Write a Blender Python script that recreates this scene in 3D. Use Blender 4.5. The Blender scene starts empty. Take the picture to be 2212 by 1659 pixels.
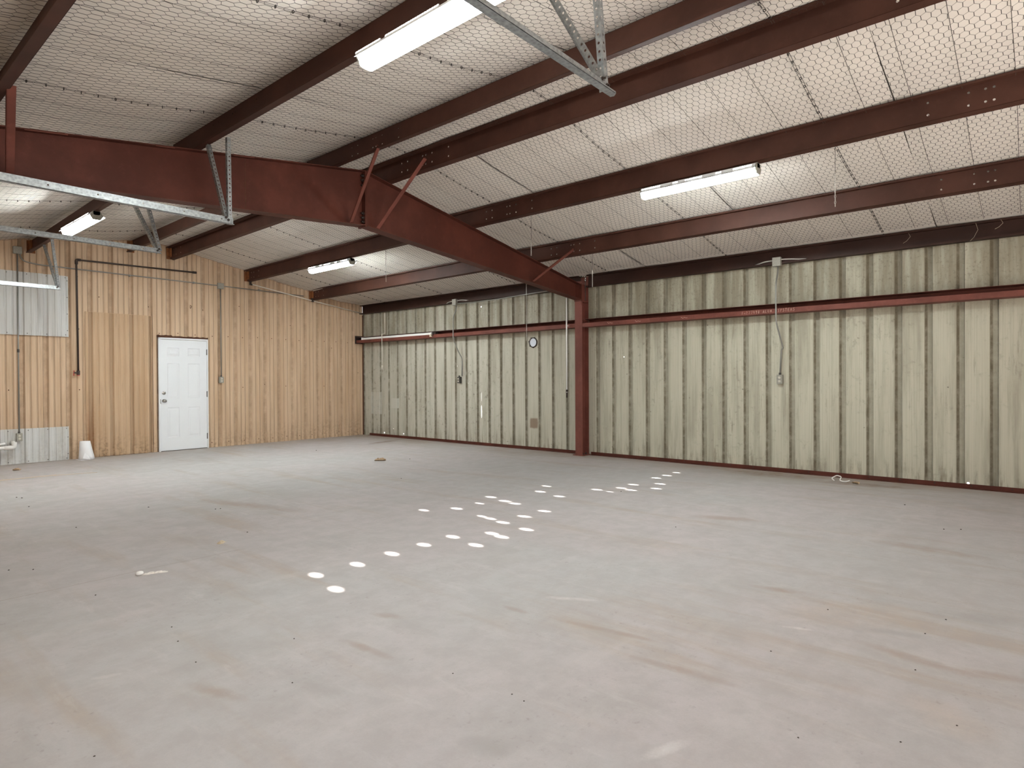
import bpy, math, random
import numpy as np
from mathutils import Vector, Matrix
random.seed(7)
rng = np.random.default_rng(5)
S = bpy.context.scene
COL = S.collection

# ------------------------------------------------------------------ camera
cam_d = bpy.data.cameras.new('camera'); cam_d.sensor_width = 36.0
cam_d.lens = 1329.98 * 36.0 / 2212.0; cam_d.clip_start = 0.02
cam = bpy.data.objects.new('camera', cam_d); COL.objects.link(cam); S.camera = cam
_r = Vector((0.648527449, -0.761174744, -0.00501573621))
_u = Vector((0.00856232490, 0.000705950411, 0.999963093))
_f = Vector((0.761143111, 0.648546460, -0.00697525368))
cam.matrix_world = Matrix(((_r.x, _u.x, -_f.x, 0.0), (_r.y, _u.y, -_f.y, 0.0), (_r.z, _u.z, -_f.z, 1.27), (0, 0, 0, 1)))

# ------------------------------------------------------------------ sky, sun, exposure
W = bpy.data.worlds.new('sky'); S.world = W; W.use_nodes = True
wn = W.node_tree.nodes; wl = W.node_tree.links; wn.clear()
sky = wn.new('ShaderNodeTexSky'); sky.sky_type = 'NISHITA'; sky.sun_disc = False
SUN_EL = math.radians(31.0)
sky.sun_elevation = SUN_EL; sky.sun_rotation = math.radians(180.0)
bg = wn.new('ShaderNodeBackground'); bg.inputs['Strength'].default_value = 0.42
wo = wn.new('ShaderNodeOutputWorld'); hs = wn.new('ShaderNodeHueSaturation'); hs.inputs['Saturation'].default_value = 0.3
wl.new(sky.outputs[0], hs.inputs['Color']); wl.new(hs.outputs[0], bg.inputs[0]); wl.new(bg.outputs[0], wo.inputs[0])
sd = bpy.data.lights.new('sun', 'SUN'); sd.energy = 52.0; sd.angle = math.radians(0.35); sd.color = (1.0, 0.96, 0.9)
so = bpy.data.objects.new('sun', sd); COL.objects.link(so)
so.location = (4, -14, 12); so.rotation_euler = (math.radians(90) - SUN_EL, 0, 0)   # shines towards +y and down
S.view_settings.view_transform = 'Standard'; S.view_settings.look = 'None'
S.view_settings.exposure = 0.2; S.view_settings.gamma = 1.0; S.view_settings.use_curve_mapping = False
LED = 172.0
S.cycles.use_denoising = True
try:
    S.cycles.denoiser = 'OPENIMAGEDENOISE'; S.cycles.denoising_input_passes = 'RGB_ALBEDO_NORMAL'
except Exception: pass
S.cycles.max_bounces = 10; S.cycles.diffuse_bounces = 8; S.cycles.glossy_bounces = 4
S.cycles.sample_clamp_indirect = 8.0

# ------------------------------------------------------------------ room measures (metres)
XW, YE = 8.74, 12.05          # side wall face, end wall face
XL, YB = -0.32, -6.3          # door wall, wall behind
XR, ZR, SL, SR = 4.222, 3.6275, 0.1516, 0.183     # ridge, rafter top, slopes
def zr(x): return ZR + (SL * (x - XR) if x < XR else -SR * (x - XR))
Y0, Y1 = 5.733, 5.878         # frame flange edges

# ------------------------------------------------------------------ node helpers
class NT:
    def __init__(s, name, rough=0.6, metal=0.0, spec=0.5):
        s.m = bpy.data.materials.new(name); s.m.use_nodes = True
        s.t = s.m.node_tree; s.t.nodes.clear()
        s.o = s.t.nodes.new('ShaderNodeOutputMaterial'); s.b = s.t.nodes.new('ShaderNodeBsdfPrincipled')
        s.t.links.new(s.b.outputs[0], s.o.inputs[0])
        s.b.inputs['Roughness'].default_value = rough; s.b.inputs['Metallic'].default_value = metal
        s.b.inputs['Specular IOR Level'].default_value = spec
        s.geo = None
    def n(s, t, **k):
        x = s.t.nodes.new(t)
        for a, b in k.items(): setattr(x, a, b)
        return x
    def put(s, sock, v):
        if hasattr(v, 'is_linked') or isinstance(v, bpy.types.NodeSocket): s.t.links.new(v, sock)
        elif isinstance(v, (tuple, list)) and len(v) == 3 and sock.type == 'RGBA': sock.default_value = (*v, 1)
        else: sock.default_value = v
    def pos(s):
        if s.geo is None: s.geo = s.n('ShaderNodeNewGeometry')
        return s.geo.outputs['Position']
    def xyz(s):
        x = s.n('ShaderNodeSeparateXYZ'); s.put(x.inputs[0], s.pos()); return x.outputs
    def map(s, scale=(1, 1, 1), rot=0.0, loc=(0, 0, 0), v=None):
        x = s.n('ShaderNodeMapping'); x.inputs['Scale'].default_value = scale
        x.inputs['Rotation'].default_value = (0, 0, rot); x.inputs['Location'].default_value = loc
        s.put(x.inputs[0], v or s.pos()); return x.outputs[0]
    def noise(s, scale=1.0, detail=4.0, rough=0.55, v=None, dist=0.0):
        x = s.n('ShaderNodeTexNoise'); x.inputs['Scale'].default_value = scale; x.inputs['Detail'].default_value = detail
        x.inputs['Roughness'].default_value = rough; x.inputs['Distortion'].default_value = dist
        s.put(x.inputs['Vector'], v or s.pos()); return x.outputs['Fac']
    def ss(s, v, a, b, c=0.0, d=1.0):
        x = s.n('ShaderNodeMapRange'); x.interpolation_type = 'SMOOTHSTEP'
        s.put(x.inputs[0], v); x.inputs[1].default_value = a; x.inputs[2].default_value = b
        x.inputs[3].default_value = c; x.inputs[4].default_value = d; return x.outputs[0]
    def m2(s, op, a, b=0.0, c=None):
        x = s.n('ShaderNodeMath', operation=op); s.put(x.inputs[0], a); s.put(x.inputs[1], b)
        if c is not None: s.put(x.inputs[2], c)
        return x.outputs[0]
    def mix(s, f, a, b, blend='MIX'):
        x = s.n('ShaderNodeMix', data_type='RGBA', blend_type=blend)
        s.put(x.inputs[0], f); s.put(x.inputs[6], a); s.put(x.inputs[7], b); return x.outputs[2]
    def bump(s, h, strength=0.2, dist=0.01):
        x = s.n('ShaderNodeBump'); x.inputs['Strength'].default_value = strength; x.inputs['Distance'].default_value = dist
        s.put(x.inputs['Height'], h); s.t.links.new(x.outputs[0], s.b.inputs['Normal'])
    def col(s, c): s.put(s.b.inputs['Base Color'], c); return s.m

MAT = {}
def plain(name, c, rough=0.55, metal=0.0, var=0.12, scale=9.0, spec=0.5):
    t = NT(name, rough, metal, spec)
    f = t.noise(scale, 5, 0.6)
    MAT[name] = t.col(t.mix(f, tuple(x * (1 - var) for x in c), tuple(min(1, x * (1 + var)) for x in c)))
    return MAT[name]

# red oxide primer with dust and scuffs
def primer(name, c, dust):
    t = NT(name, 0.55, 0.0, 0.18)
    a = t.noise(2.2, 6, 0.6); b = t.noise(14, 5, 0.65); k = t.noise(90, 2, 0.5)
    base = t.mix(t.ss(a, 0.35, 0.68), tuple(x * 0.78 for x in c), tuple(x * 1.12 for x in c))
    base = t.mix(t.m2('MULTIPLY', t.ss(b, 0.52, 0.74), dust), base, tuple(min(1, x * 1.7 + 0.012) for x in c))
    base = t.mix(t.m2('MULTIPLY', t.ss(k, 0.62, 0.72), 0.25), base, (0.05, 0.02, 0.012))
    MAT[name] = t.col(base)
primer('primer', (0.092, 0.027, 0.018), 0.15)
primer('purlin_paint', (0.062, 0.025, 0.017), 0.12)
primer('eave_primer_shaded', (0.040, 0.018, 0.013), 0.15)  # same primer darkened, puts the shade at the eave into the colour
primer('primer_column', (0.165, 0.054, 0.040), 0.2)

def galv():
    t = NT('galvanised', 0.42, 0.75, 0.5)
    v = t.n('ShaderNodeTexVoronoi'); v.inputs['Scale'].default_value = 55.0; t.put(v.inputs['Vector'], t.pos())
    f = t.noise(6, 4, 0.6)
    c = t.mix(v.outputs['Distance'], (0.20, 0.215, 0.22), (0.40, 0.42, 0.425))
    MAT['galvanised'] = t.col(t.mix(t.ss(f, 0.5, 0.75, 0, 0.35), c, (0.22, 0.225, 0.22)))
galv()
plain('conduit_metal', (0.27, 0.265, 0.245), 0.45, 0.6, 0.15)
plain('box_metal', (0.29, 0.28, 0.24), 0.55, 0.1, 0.55, 90)
plain('socket_face', (0.50, 0.47, 0.40), 0.5, 0.0, 0.4, 120)
plain('black_pipe', (0.045, 0.030, 0.024), 0.5, 0.2, 0.3, 25)
plain('white_paint', (0.74, 0.76, 0.79), 0.4, 0.0, 0.03, 4)
plain('white_plastic', (0.80, 0.79, 0.77), 0.35, 0.0, 0.06, 8)
plain('pvc_old', (0.62, 0.58, 0.50), 0.45, 0.0, 0.12, 12)
plain('chrome', (0.55, 0.55, 0.54), 0.22, 1.0, 0.1)
plain('dark_metal', (0.07, 0.065, 0.06), 0.5, 0.4, 0.2)
plain('bolt_dark', (0.035, 0.022, 0.018), 0.55, 0.3, 0.2)
plain('rust', (0.075, 0.026, 0.010), 0.85, 0.0, 0.6, 35)
plain('orange_clip', (0.20, 0.068, 0.018), 0.8, 0.0, 0.75, 18)
plain('wire_dark', (0.065, 0.055, 0.048), 0.6, 0.2, 0.2)
plain('ring_dark', (0.035, 0.028, 0.025), 0.6, 0.3, 0.2)
plain('wire_grey', (0.48, 0.46, 0.42), 0.5, 0.2, 0.1)
plain('paper_white', (0.80, 0.80, 0.82), 0.7, 0.0, 0.03, 5)
plain('film', (0.66, 0.62, 0.57), 0.25, 0.0, 0.15, 30)
plain('dry_leaf', (0.36, 0.25, 0.15), 0.8, 0.0, 0.7, 45)
plain('tan_wrap', (0.50, 0.42, 0.30), 0.6, 0.0, 0.4, 60)
plain('speck', (0.05, 0.04, 0.03), 0.8, 0.0, 0.3, 60)
plain('wood_lath', (0.60, 0.50, 0.38), 0.7, 0.0, 0.1, 30)
plain('red_handle', (0.40, 0.06, 0.04), 0.5, 0.0, 0.2, 30)
plain('red_cap', (0.45, 0.10, 0.09), 0.5)
plain('chalk', (0.62, 0.42, 0.34), 0.9, 0.0, 0.15, 60)
plain('vent_white', (0.62, 0.65, 0.72), 0.5, 0.0, 0.05, 40)
plain('roof_metal', (0.45, 0.43, 0.40), 0.6)

def emit(name, c, k):
    t = NT(name); e = t.n('ShaderNodeEmission'); e.inputs[0].default_value = (*c, 1); e.inputs[1].default_value = k
    t.t.links.new(e.outputs[0], t.o.inputs[0]); MAT[name] = t.m
emit('led', (0.93, 1.0, 1.0), LED)
emit('led_near', (0.93, 1.0, 1.0), LED * 0.66)
emit('led_chip', (1.0, 0.98, 0.96), LED * 0.12)

def concrete():
    t = NT('concrete', 0.72, 0.0, 0.3)
    X, Y, Z = t.xyz()
    n1 = t.noise(0.33, 5, 0.55); n2 = t.noise(1.1, 7, 0.62)
    c = t.mix(t.ss(n1, 0.40, 0.60), (0.440, 0.403, 0.398), (0.415, 0.405, 0.398))
    c = t.mix(t.m2('MULTIPLY', t.ss(n2, 0.50, 0.70), 0.45), c, (0.36, 0.345, 0.325))
    # soft trowel streaks, mostly along the building
    st = t.noise(1.0, 6, 0.6, t.map((3.4, 0.42, 1), 0.10)); c = t.mix(t.m2('MULTIPLY', t.ss(st, 0.52, 0.70), 0.55), c, (0.36, 0.285, 0.215))
    sx = t.noise(1.0, 5, 0.6, t.map((0.5, 4.0, 1), 0.25, (3, 1, 0)))
    c = t.mix(t.m2('MULTIPLY', t.ss(sx, 0.52, 0.70), 0.32), c, (0.500, 0.470, 0.455))
    sg = t.noise(1.0, 6, 0.65, t.map((2.6, 0.8, 1), 0.5, (7, 4, 0)))
    c = t.mix(t.m2('MULTIPLY', t.ss(sg, 0.58, 0.72), 0.30), c, (0.27, 0.265, 0.25))
    fine = t.noise(26, 6, 0.7); scuff = t.noise(1.7, 3, 0.6, t.map((1, 1, 1), 0, (11, 2, 0)))
    c = t.mix(t.m2('MULTIPLY', t.m2('MULTIPLY', t.ss(fine, 0.56, 0.72), t.ss(scuff, 0.46, 0.62)), 0.6), c, (0.22, 0.19, 0.175))
    # grime swept against the side wall and the corner
    gw = t.m2('ADD', X, t.m2('MULTIPLY', t.m2('SUBTRACT', t.noise(1.0, 6, 0.65, t.map((1.2, 0.55, 1))), 0.5), 2.2))
    c = t.mix(t.ss(gw, 7.8, 8.8, 0, 0.72), c, (0.25, 0.185, 0.122))
    ge = t.m2('ADD', Y, t.m2('MULTIPLY', t.m2('SUBTRACT', t.noise(1.3, 6, 0.65), 0.5), 2.0))
    c = t.mix(t.ss(ge, 11.2, 12.1, 0, 0.5), c, (0.38, 0.30, 0.225))
    wob = t.m2('SUBTRACT', t.noise(7, 6, 0.7), 0.5)
    COLS = {'b': ((0.285, 0.195, 0.125), 0.75), 't': (((0.46, 0.365, 0.29)), 0.55), 'o': ((0.285, 0.25, 0.195), 0.3),
            'w': ((0.66, 0.64, 0.62), 0.8), 'g': ((0.24, 0.235, 0.215), 0.5), 'd': ((0.17, 0.110, 0.065), 1.0)}
    SM = [('b', 2.51, 1.16, -1.49, 0.44, .035), ('b', 3.85, 1.16, -1.37, 0.30, .05), ('t', 3.69, 0.75, -0.84, 0.76, .20), ('b', 3.29, 0.43, -1.76, 0.42, .05),
          ('b', 3.31, 0.14, -1.27, 0.30, .05), ('t', 2.79, 0.25, -2.27, 0.32, .12), ('b', 1.76, 2.42, -1.5, 0.33, .03), ('b', 2.59, 2.19, -1.55, 0.16, .03),
          ('b', 2.67, 1.65, -1.41, 0.51, .03), ('o', 1.55, 6.06, -1.14, 0.75, .35), ('o', 1.17, 5.96, -0.88, 0.5, .2), ('o', 1.96, 5.27, -0.35, 0.6, .22),
          ('b', 3.05, 6.09, -1.3, 1.43, .12), ('w', 3.31, 0.93, -1.23, 0.14, .018), ('w', 0.88, 3.05, -0.4, 0.11, .02), ('w', 2.92, 2.06, -1.08, 0.27, .03),
          ('g', 4.05, 0.25, -1.07, 0.40, .12), ('g', 3.56, 0.53, -1.27, 0.30, .04), ('d', 8.40, 2.67, -1.55, 1.1, .22), ('d', 8.27, 1.55, -1.45, 1.0, .14),
          ('g', 1.56, 1.45, -1.23, 0.2, .06), ('b', 5.45, 0.61, -1.64, 0.7, .10), ('b', 5.52, 2.13, -1.21, 0.62, .10), ('b', 2.08, 2.67, -1.21, 0.2, .04),
          ('w', 1.93, 0.97, -0.35, 0.20, .028), ('d', 7.93, 10.24, 0.27, 1.0, .14), ('b', 1.12, 2.55, -1.3, 0.27, .04), ('o', 3.63, 6.37, -1.33, 1.2, .25)]
    for k, cx, cy, ang, ln, wd in SM:
        ca, sa = math.cos(ang), math.sin(ang)
        dx = t.m2('SUBTRACT', X, cx); dy = t.m2('SUBTRACT', Y, cy)
        u = t.m2('MULTIPLY', t.m2('ADD', t.m2('MULTIPLY', dx, ca), t.m2('MULTIPLY', dy, sa)), 1.8 / ln)
        v = t.m2('MULTIPLY', t.m2('SUBTRACT', t.m2('MULTIPLY', dy, ca), t.m2('MULTIPLY', dx, sa)), 1.0 / wd)
        r2 = t.m2('ADD', t.m2('ADD', t.m2('MULTIPLY', u, u), t.m2('MULTIPLY', v, v)), t.m2('MULTIPLY', wob, 2.2))
        cc, kk = COLS[k]
        c = t.mix(t.ss(r2, -0.6, 1.5, kk * 0.8, 0.0), c, cc)
    # faint control joint
    j = t.m2('ABSOLUTE', t.m2('SUBTRACT', t.m2('ADD', Y, t.m2('MULTIPLY', t.m2('SUBTRACT', n2, 0.5), 0.12)), 4.58))
    jm = t.m2('MULTIPLY', t.ss(j, 0.002, 0.007, 0.55, 0), t.ss(X, 2.0, 2.4, 1, 0))
    c = t.mix(jm, c, (0.25, 0.20, 0.14))
    mo = t.noise(5.5, 8, 0.72); c = t.mix(t.ss(mo, 0.36, 0.64, 0.0, 0.5), c, (0.345, 0.318, 0.305))
    mo2 = t.noise(1.0, 7, 0.7, t.map((9.0, 2.2, 1), 0.15, (2, 9, 0))); c = t.mix(t.ss(mo2, 0.54, 0.72, 0.0, 0.40), c, (0.50, 0.475, 0.465))
    g = t.noise(120, 3, 0.6); c = t.mix(t.ss(g, 0.3, 0.7, 0.0, 0.10), c, (0.30, 0.27, 0.25))
    t.bump(t.m2('ADD', fine, st), 0.12, 0.004)
    MAT['concrete'] = t.col(c)
concrete()

def side_wall_mat():
    t = NT('side_wall_sheet', 0.6, 0.0, 0.3)
    X, Y, Z = t.xyz()
    v = t.noise(1.0, 6, 0.6, t.map((1, 9.0, 0.7))); f = t.noise(1.0, 3, 0.6, t.map((1, 75.0, 0.6)))
    b = t.noise(0.8, 6, 0.62); s = t.noise(14, 6, 0.72)
    v2 = t.noise(1.0, 6, 0.68, t.map((1, 22.0, 2.6), 0, (0, 3, 1))); sp2 = t.noise(30, 5, 0.75)
    c = t.mix(t.ss(Y, 4.5, 9.5), (0.485, 0.462, 0.368), (0.470, 0.445, 0.375))
    c = t.mix(t.ss(f, 0.40, 0.62, 0.0, 0.24), c, (0.30, 0.28, 0.21))
    c = t.mix(t.m2('MULTIPLY', t.ss(v, 0.44, 0.70), 0.58), c, (0.26, 0.238, 0.18))
    c = t.mix(t.m2('MULTIPLY', t.ss(v2, 0.55, 0.72), t.ss(b, 0.36, 0.6, 0.12, 0.6)), c, (0.215, 0.19, 0.14))
    hi = t.ss(t.m2('ADD', Z, t.m2('MULTIPLY', t.m2('SUBTRACT', b, 0.5), 0.9)), 1.75, 2.5)      # grime film on the upper sheets
    c = t.mix(t.m2('MULTIPLY', hi, t.ss(v, 0.28, 0.62, 0.12, 0.72)), c, (0.21, 0.18, 0.125))
    c = t.mix(t.m2('MULTIPLY', hi, t.ss(sp2, 0.52, 0.68, 0.0, 0.45)), c, (0.12, 0.10, 0.07))
    far = t.ss(Y, 6.2, 8.5)
    sp = t.m2('MULTIPLY', t.ss(s, 0.54, 0.70), t.ss(b, 0.40, 0.60))
    c = t.mix(t.m2('MULTIPLY', sp, t.m2('ADD', 0.40, t.m2('MULTIPLY', far, 0.38))), c, (0.13, 0.115, 0.085))
    low = t.ss(t.m2('ADD', Z, t.m2('MULTIPLY', t.m2('SUBTRACT', s, 0.5), 0.5)), 0.0, 0.35, 1, 0)
    c = t.mix(t.m2('MULTIPLY', low, t.ss(v2, 0.45, 0.62, 0.0, 0.55)), c, (0.16, 0.135, 0.09))
    dots = t.n('ShaderNodeTexVoronoi'); dots.inputs['Scale'].default_value = 5.5; t.put(dots.inputs['Vector'], t.pos())
    c = t.mix(t.m2('MULTIPLY', t.ss(dots.outputs['Distance'], 0.035, 0.075, 0.75, 0), t.ss(sp2, 0.45, 0.6)), c, (0.07, 0.055, 0.035))
    # dirt plus painted-in shade on the slopes of the recessed ribs
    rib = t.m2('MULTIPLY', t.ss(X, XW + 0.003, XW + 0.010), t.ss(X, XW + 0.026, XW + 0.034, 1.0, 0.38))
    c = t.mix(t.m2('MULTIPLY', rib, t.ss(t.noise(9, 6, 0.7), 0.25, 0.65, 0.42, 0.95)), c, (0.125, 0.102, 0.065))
    # small rust stain and one cleaned square
    def box(y0, y1, z0, z1, k, cc, c, e=0.02):
        w = t.m2('MULTIPLY', t.m2('SUBTRACT', s, 0.5), 0.04)
        yy = t.m2('ADD', Y, w); zz = t.m2('ADD', Z, w)
        mk = t.m2('MULTIPLY', t.m2('MULTIPLY', t.ss(yy, y0 - e, y0 + e), t.ss(yy, y1 - e, y1 + e, 1, 0)), t.m2('MULTIPLY', t.ss(zz, z0 - e, z0 + e), t.ss(zz, z1 - e, z1 + e, 1, 0)))
        return t.mix(t.m2('MULTIPLY', mk, k), c, cc)
    c = box(6.84, 7.02, 0.39, 0.57, 0.75, (0.17, 0.10, 0.06), c)
    c = box(10.76, 11.0, 0.65, 0.87, 0.7, (0.50, 0.48, 0.42), c, 0.006)
    c = box(11.35, 11.75, 0.5, 1.0, 0.5, (0.50, 0.48, 0.42), c, 0.006)
    t.bump(t.m2('ADD', f, s), 0.1, 0.003)
    MAT['side_wall_sheet'] = t.col(c)
side_wall_mat()

def end_wall_mat(name, base, dark, rustk=1.0):
    t = NT(name, 0.55, 0.0, 0.3)
    X, Y, Z = t.xyz()
    v = t.noise(1.0, 6, 0.6, t.map((8.0, 1, 0.6))); f = t.noise(1.0, 3, 0.6, t.map((90.0, 1, 0.5)))
    b = t.noise(0.9, 6, 0.6); s = t.noise(22, 6, 0.72)
    c = t.mix(t.ss(v, 0.38, 0.66, 0.0, 0.8), base, dark)
    c = t.mix(t.ss(f, 0.42, 0.62, 0.0, 0.28), c, tuple(x * 0.62 for x in base))
    low = t.ss(t.m2('ADD', Z, t.m2('MULTIPLY', t.m2('SUBTRACT', b, 0.5), 0.8)), 0.0, 0.55, 1, 0)
    c = t.mix(t.m2('MULTIPLY', t.m2('MULTIPLY', low, t.m2('MULTIPLY', t.ss(s, 0.40, 0.7), t.ss(v, 0.36, 0.6))), 0.75 * rustk), c, (0.17, 0.11, 0.065))
    # rust run down the left side of the blocked doorway
    rr = t.m2('ABSOLUTE', t.m2('SUBTRACT', t.m2('ADD', X, t.m2('MULTIPLY', t.m2('SUBTRACT', s, 0.5), 0.08)), 3.26))
    c = t.mix(t.m2('MULTIPLY', t.m2('MULTIPLY', t.ss(rr, 0.01, 0.09, 0.7, 0), t.ss(Z, 0.1, 1.3, 1, 0)), rustk), c, (0.27, 0.13, 0.055))
    rib = t.ss(Y, YE + 0.006, YE + 0.025)
    c = t.mix(t.m2('MULTIPLY', rib, t.ss(t.noise(7, 6, 0.7), 0.3, 0.7, 0.15, 0.6)), c, tuple(x * 0.55 for x in dark))
    mn = t.m2('MULTIPLY', t.ss(Y, YE + 0.003, YE + 0.007), t.ss(Y, YE + 0.010, YE + 0.013, 1, 0))
    c = t.mix(t.m2('MULTIPLY', mn, 0.45), c, tuple(x * 0.5 for x in dark))
    e2 = t.noise(1.0, 5, 0.6, t.map((30.0, 1, 1.4), 0, (4, 0, 2)))
    c = t.mix(t.ss(e2, 0.54, 0.70, 0.0, 0.5), c, tuple(x * 0.6 for x in base))
    t.bump(t.m2('ADD', f, s), 0.06, 0.003)
    MAT[name] = t.col(c)
end_wall_mat('end_wall_sheet', (0.60, 0.44, 0.305), (0.49, 0.335, 0.212))
end_wall_mat('infill_sheet', (0.52, 0.365, 0.235), (0.44, 0.285, 0.165), 1.6)
end_wall_mat('white_sheet', (0.60, 0.605, 0.60), (0.50, 0.49, 0.46), 0.35)

def insul():
    t = NT('insulation', 0.65, 0.0, 0.3)
    a = t.noise(0.7, 5, 0.6); b = t.noise(6, 6, 0.65)
    c = t.mix(t.ss(a, 0.35, 0.65), (0.80, 0.745, 0.68), (0.84, 0.785, 0.72))
    c = t.mix(t.ss(b, 0.62, 0.8, 0, 0.25), c, (0.55, 0.48, 0.41))
    t.bump(t.noise(3, 5, 0.6), 0.25, 0.02)
    MAT['insulation'] = t.col(c)
insul()

# ------------------------------------------------------------------ mesh helpers
class MB:
    def __init__(s): s.v = []; s.f = []
    def add(s, vs, fs):
        o = len(s.v); s.v += [tuple(map(float, p)) for p in vs]; s.f += [tuple(i + o for i in f) for f in fs]; return s
    def box(s, x0, x1, y0, y1, z0, z1):
        return s.add([(x0, y0, z0), (x1, y0, z0), (x1, y1, z0), (x0, y1, z0), (x0, y0, z1), (x1, y0, z1), (x1, y1, z1), (x0, y1, z1)],
                     [(0, 3, 2, 1), (4, 5, 6, 7), (0, 1, 5, 4), (1, 2, 6, 5), (2, 3, 7, 6), (3, 0, 4, 7)])
    def cbox(s, x0, x1, y0, y1, z0, z1, b=0.004):       # box with chamfered vertical-ish edges on all twelve edges
        xs = (x0, x0 + b, x1 - b, x1); P = []
        import itertools
        c = Vector(((x0 + x1) / 2, (y0 + y1) / 2, (z0 + z1) / 2)); h = Vector(((x1 - x0) / 2, (y1 - y0) / 2, (z1 - z0) / 2))
        idx = {}
        for sx, sy, sz in itertools.product((-1, 1), repeat=3):
            for ax in range(3):
                q = Vector((sx * (h.x - b), sy * (h.y - b), sz * (h.z - b))); q[ax] = (sx, sy, sz)[ax] * h[ax]
                idx[(sx, sy, sz, ax)] = len(P); P.append(c + q)
        F = []
        for ax in range(3):
            o = [i for i in range(3) if i != ax]
            for sg in (-1, 1):
                ring = []
                for a, d in ((-1, -1), (1, -1), (1, 1), (-1, 1)):
                    t = [0, 0, 0]; t[ax] = sg; t[o[0]] = a; t[o[1]] = d; ring.append(idx[(*t, ax)])
                F.append(ring)
            for a, d in itertools.product((-1, 1), repeat=2):      # edges along ax
                r = []
                for sg in (-1, 1):
                    t = [0, 0, 0]; t[ax] = sg; t[o[0]] = a; t[o[1]] = d
                    r.append((idx[(*t, o[0])], idx[(*t, o[1])]))
                F.append((r[0][0], r[0][1], r[1][1], r[1][0]))
        for t in itertools.product((-1, 1), repeat=3): F.append([idx[(*t, a)] for a in range(3)])
        return s.add(P, F)
    def prism_y(s, poly, y0, y1, dx=0.0, dz=0.0):        # poly of (x, z) swept along y, far end shifted
        n = len(poly)
        vs = [(x, y0, z) for x, z in poly] + [(x + dx, y1, z + dz) for x, z in poly]
        return s.add(vs, [tuple(range(n))[::-1], tuple(range(n, 2 * n))] + [(i, (i + 1) % n, n + (i + 1) % n, n + i) for i in range(n)])
    def extrude(s, poly, d):                              # 3D polygon pushed along d
        n = len(poly); d = Vector(d); p = [Vector(q) for q in poly]
        return s.add(p + [q + d for q in p], [tuple(range(n))[::-1], tuple(range(n, 2 * n))] + [(i, (i + 1) % n, n + (i + 1) % n, n + i) for i in range(n)])
    def tube(s, pts, r, n=8, cap=True):
        P = [Vector(p) for p in pts]; R = r if isinstance(r, (list, tuple)) else [r] * len(P)
        rings = []; up = None
        for i, p in enumerate(P):
            d = (P[min(i + 1, len(P) - 1)] - P[max(i - 1, 0)]).normalized()
            if up is None: up = d.orthogonal().normalized()
            up = (up - d * up.dot(d)).normalized(); w = d.cross(up)
            rings.append([p + (up * math.cos(2 * math.pi * k / n) + w * math.sin(2 * math.pi * k / n)) * R[i] for k in range(n)])
        fs = []
        for i in range(len(P) - 1):
            for k in range(n): fs.append((i * n + k, i * n + (k + 1) % n, (i + 1) * n + (k + 1) % n, (i + 1) * n + k))
        if cap: fs += [tuple(range(n))[::-1], tuple(range((len(P) - 1) * n, len(P) * n))]
        return s.add([q for rg in rings for q in rg], fs)
    def lathe(s, c, axis, prof, n=16):                    # prof of (radius, distance along axis)
        a = Vector(axis).normalized(); c = Vector(c); pts = [c + a * h for _, h in prof]
        u = a.orthogonal().normalized(); w = a.cross(u); vs = []; fs = []
        for (r, h) in prof:
            for k in range(n): vs.append(c + a * h + (u * math.cos(2 * math.pi * k / n) + w * math.sin(2 * math.pi * k / n)) * max(r, 1e-4))
        for i in range(len(prof) - 1):
            for k in range(n): fs.append((i * n + k, i * n + (k + 1) % n, (i + 1) * n + (k + 1) % n, (i + 1) * n + k))
        fs += [tuple(range(n))[::-1], tuple(range((len(prof) - 1) * n, len(prof) * n))]
        return s.add(vs, fs)
    def holed(s, fn, s0, s1, t0, t1, holes):
        """sheet fn(s,t) over a rectangle with octagonal holes (s, t, rs, rt)"""
        ss = {s0, s1}; tt = {t0, t1}; H = {}
        for a, b, ra, rb in holes: ss |= {a - ra * 1.15, a + ra * 1.15}; tt |= {b - rb * 1.15, b + rb * 1.15}
        def uniq(L):
            L = sorted(L); o = [L[0]]
            for x in L[1:]:
                if x - o[-1] > 1e-6: o.append(x)
            return o
        ss = uniq(ss); tt = uniq(tt)
        vid = {}
        def V(a, b):
            k = (round(a, 6), round(b, 6))
            if k not in vid: vid[k] = len(s.v); s.v.append(tuple(map(float, fn(a, b))))
            return vid[k]
        done = set()
        for h in holes:
            a, b, ra, rb = h
            A0, A1, B0, B1 = a - ra * 1.15, a + ra * 1.15, b - rb * 1.15, b + rb * 1.15
            ia = [x for x in ss if A0 - 1e-6 <= x <= A1 + 1e-6]; ib = [x for x in tt if B0 - 1e-6 <= x <= B1 + 1e-6]
            for x in ia[:-1]:
                for y in ib[:-1]: done.add((x, y))
            border = [(x, B0) for x in ia] + [(A1, y) for y in ib[1:]] + [(x, B1) for x in ia[::-1][1:]] + [(A0, y) for y in ib[::-1][1:-1]]
            inner = []
            for x, y in border:
                th = math.atan2((y - b) / rb, (x - a) / ra); inner.append((a + ra * math.cos(th), b + rb * math.sin(th)))
            # add mid points for a rounder hole
            B2, I2 = [], []
            for i in range(len(border)):
                p, q = border[i], border[(i + 1) % len(border)]
                B2.append(V(*p)); I2.append(V(*inner[i]))
            n = len(B2)
            for i in range(n):
                p, q = border[i], border[(i + 1) % n]
                th0 = math.atan2((p[1] - b) / rb, (p[0] - a) / ra); th1 = math.atan2((q[1] - b) / rb, (q[0] - a) / ra)
                if th1 < th0: th1 += 2 * math.pi
                m1 = (th0 + th1) / 2
                mm = V(a + ra * math.cos(m1), b + rb * math.sin(m1))
                s.f.append((B2[i], B2[(i + 1) % n], mm)); s.f.append((B2[i], mm, I2[i])); s.f.append((B2[(i + 1) % n], I2[(i + 1) % n], mm))
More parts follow.
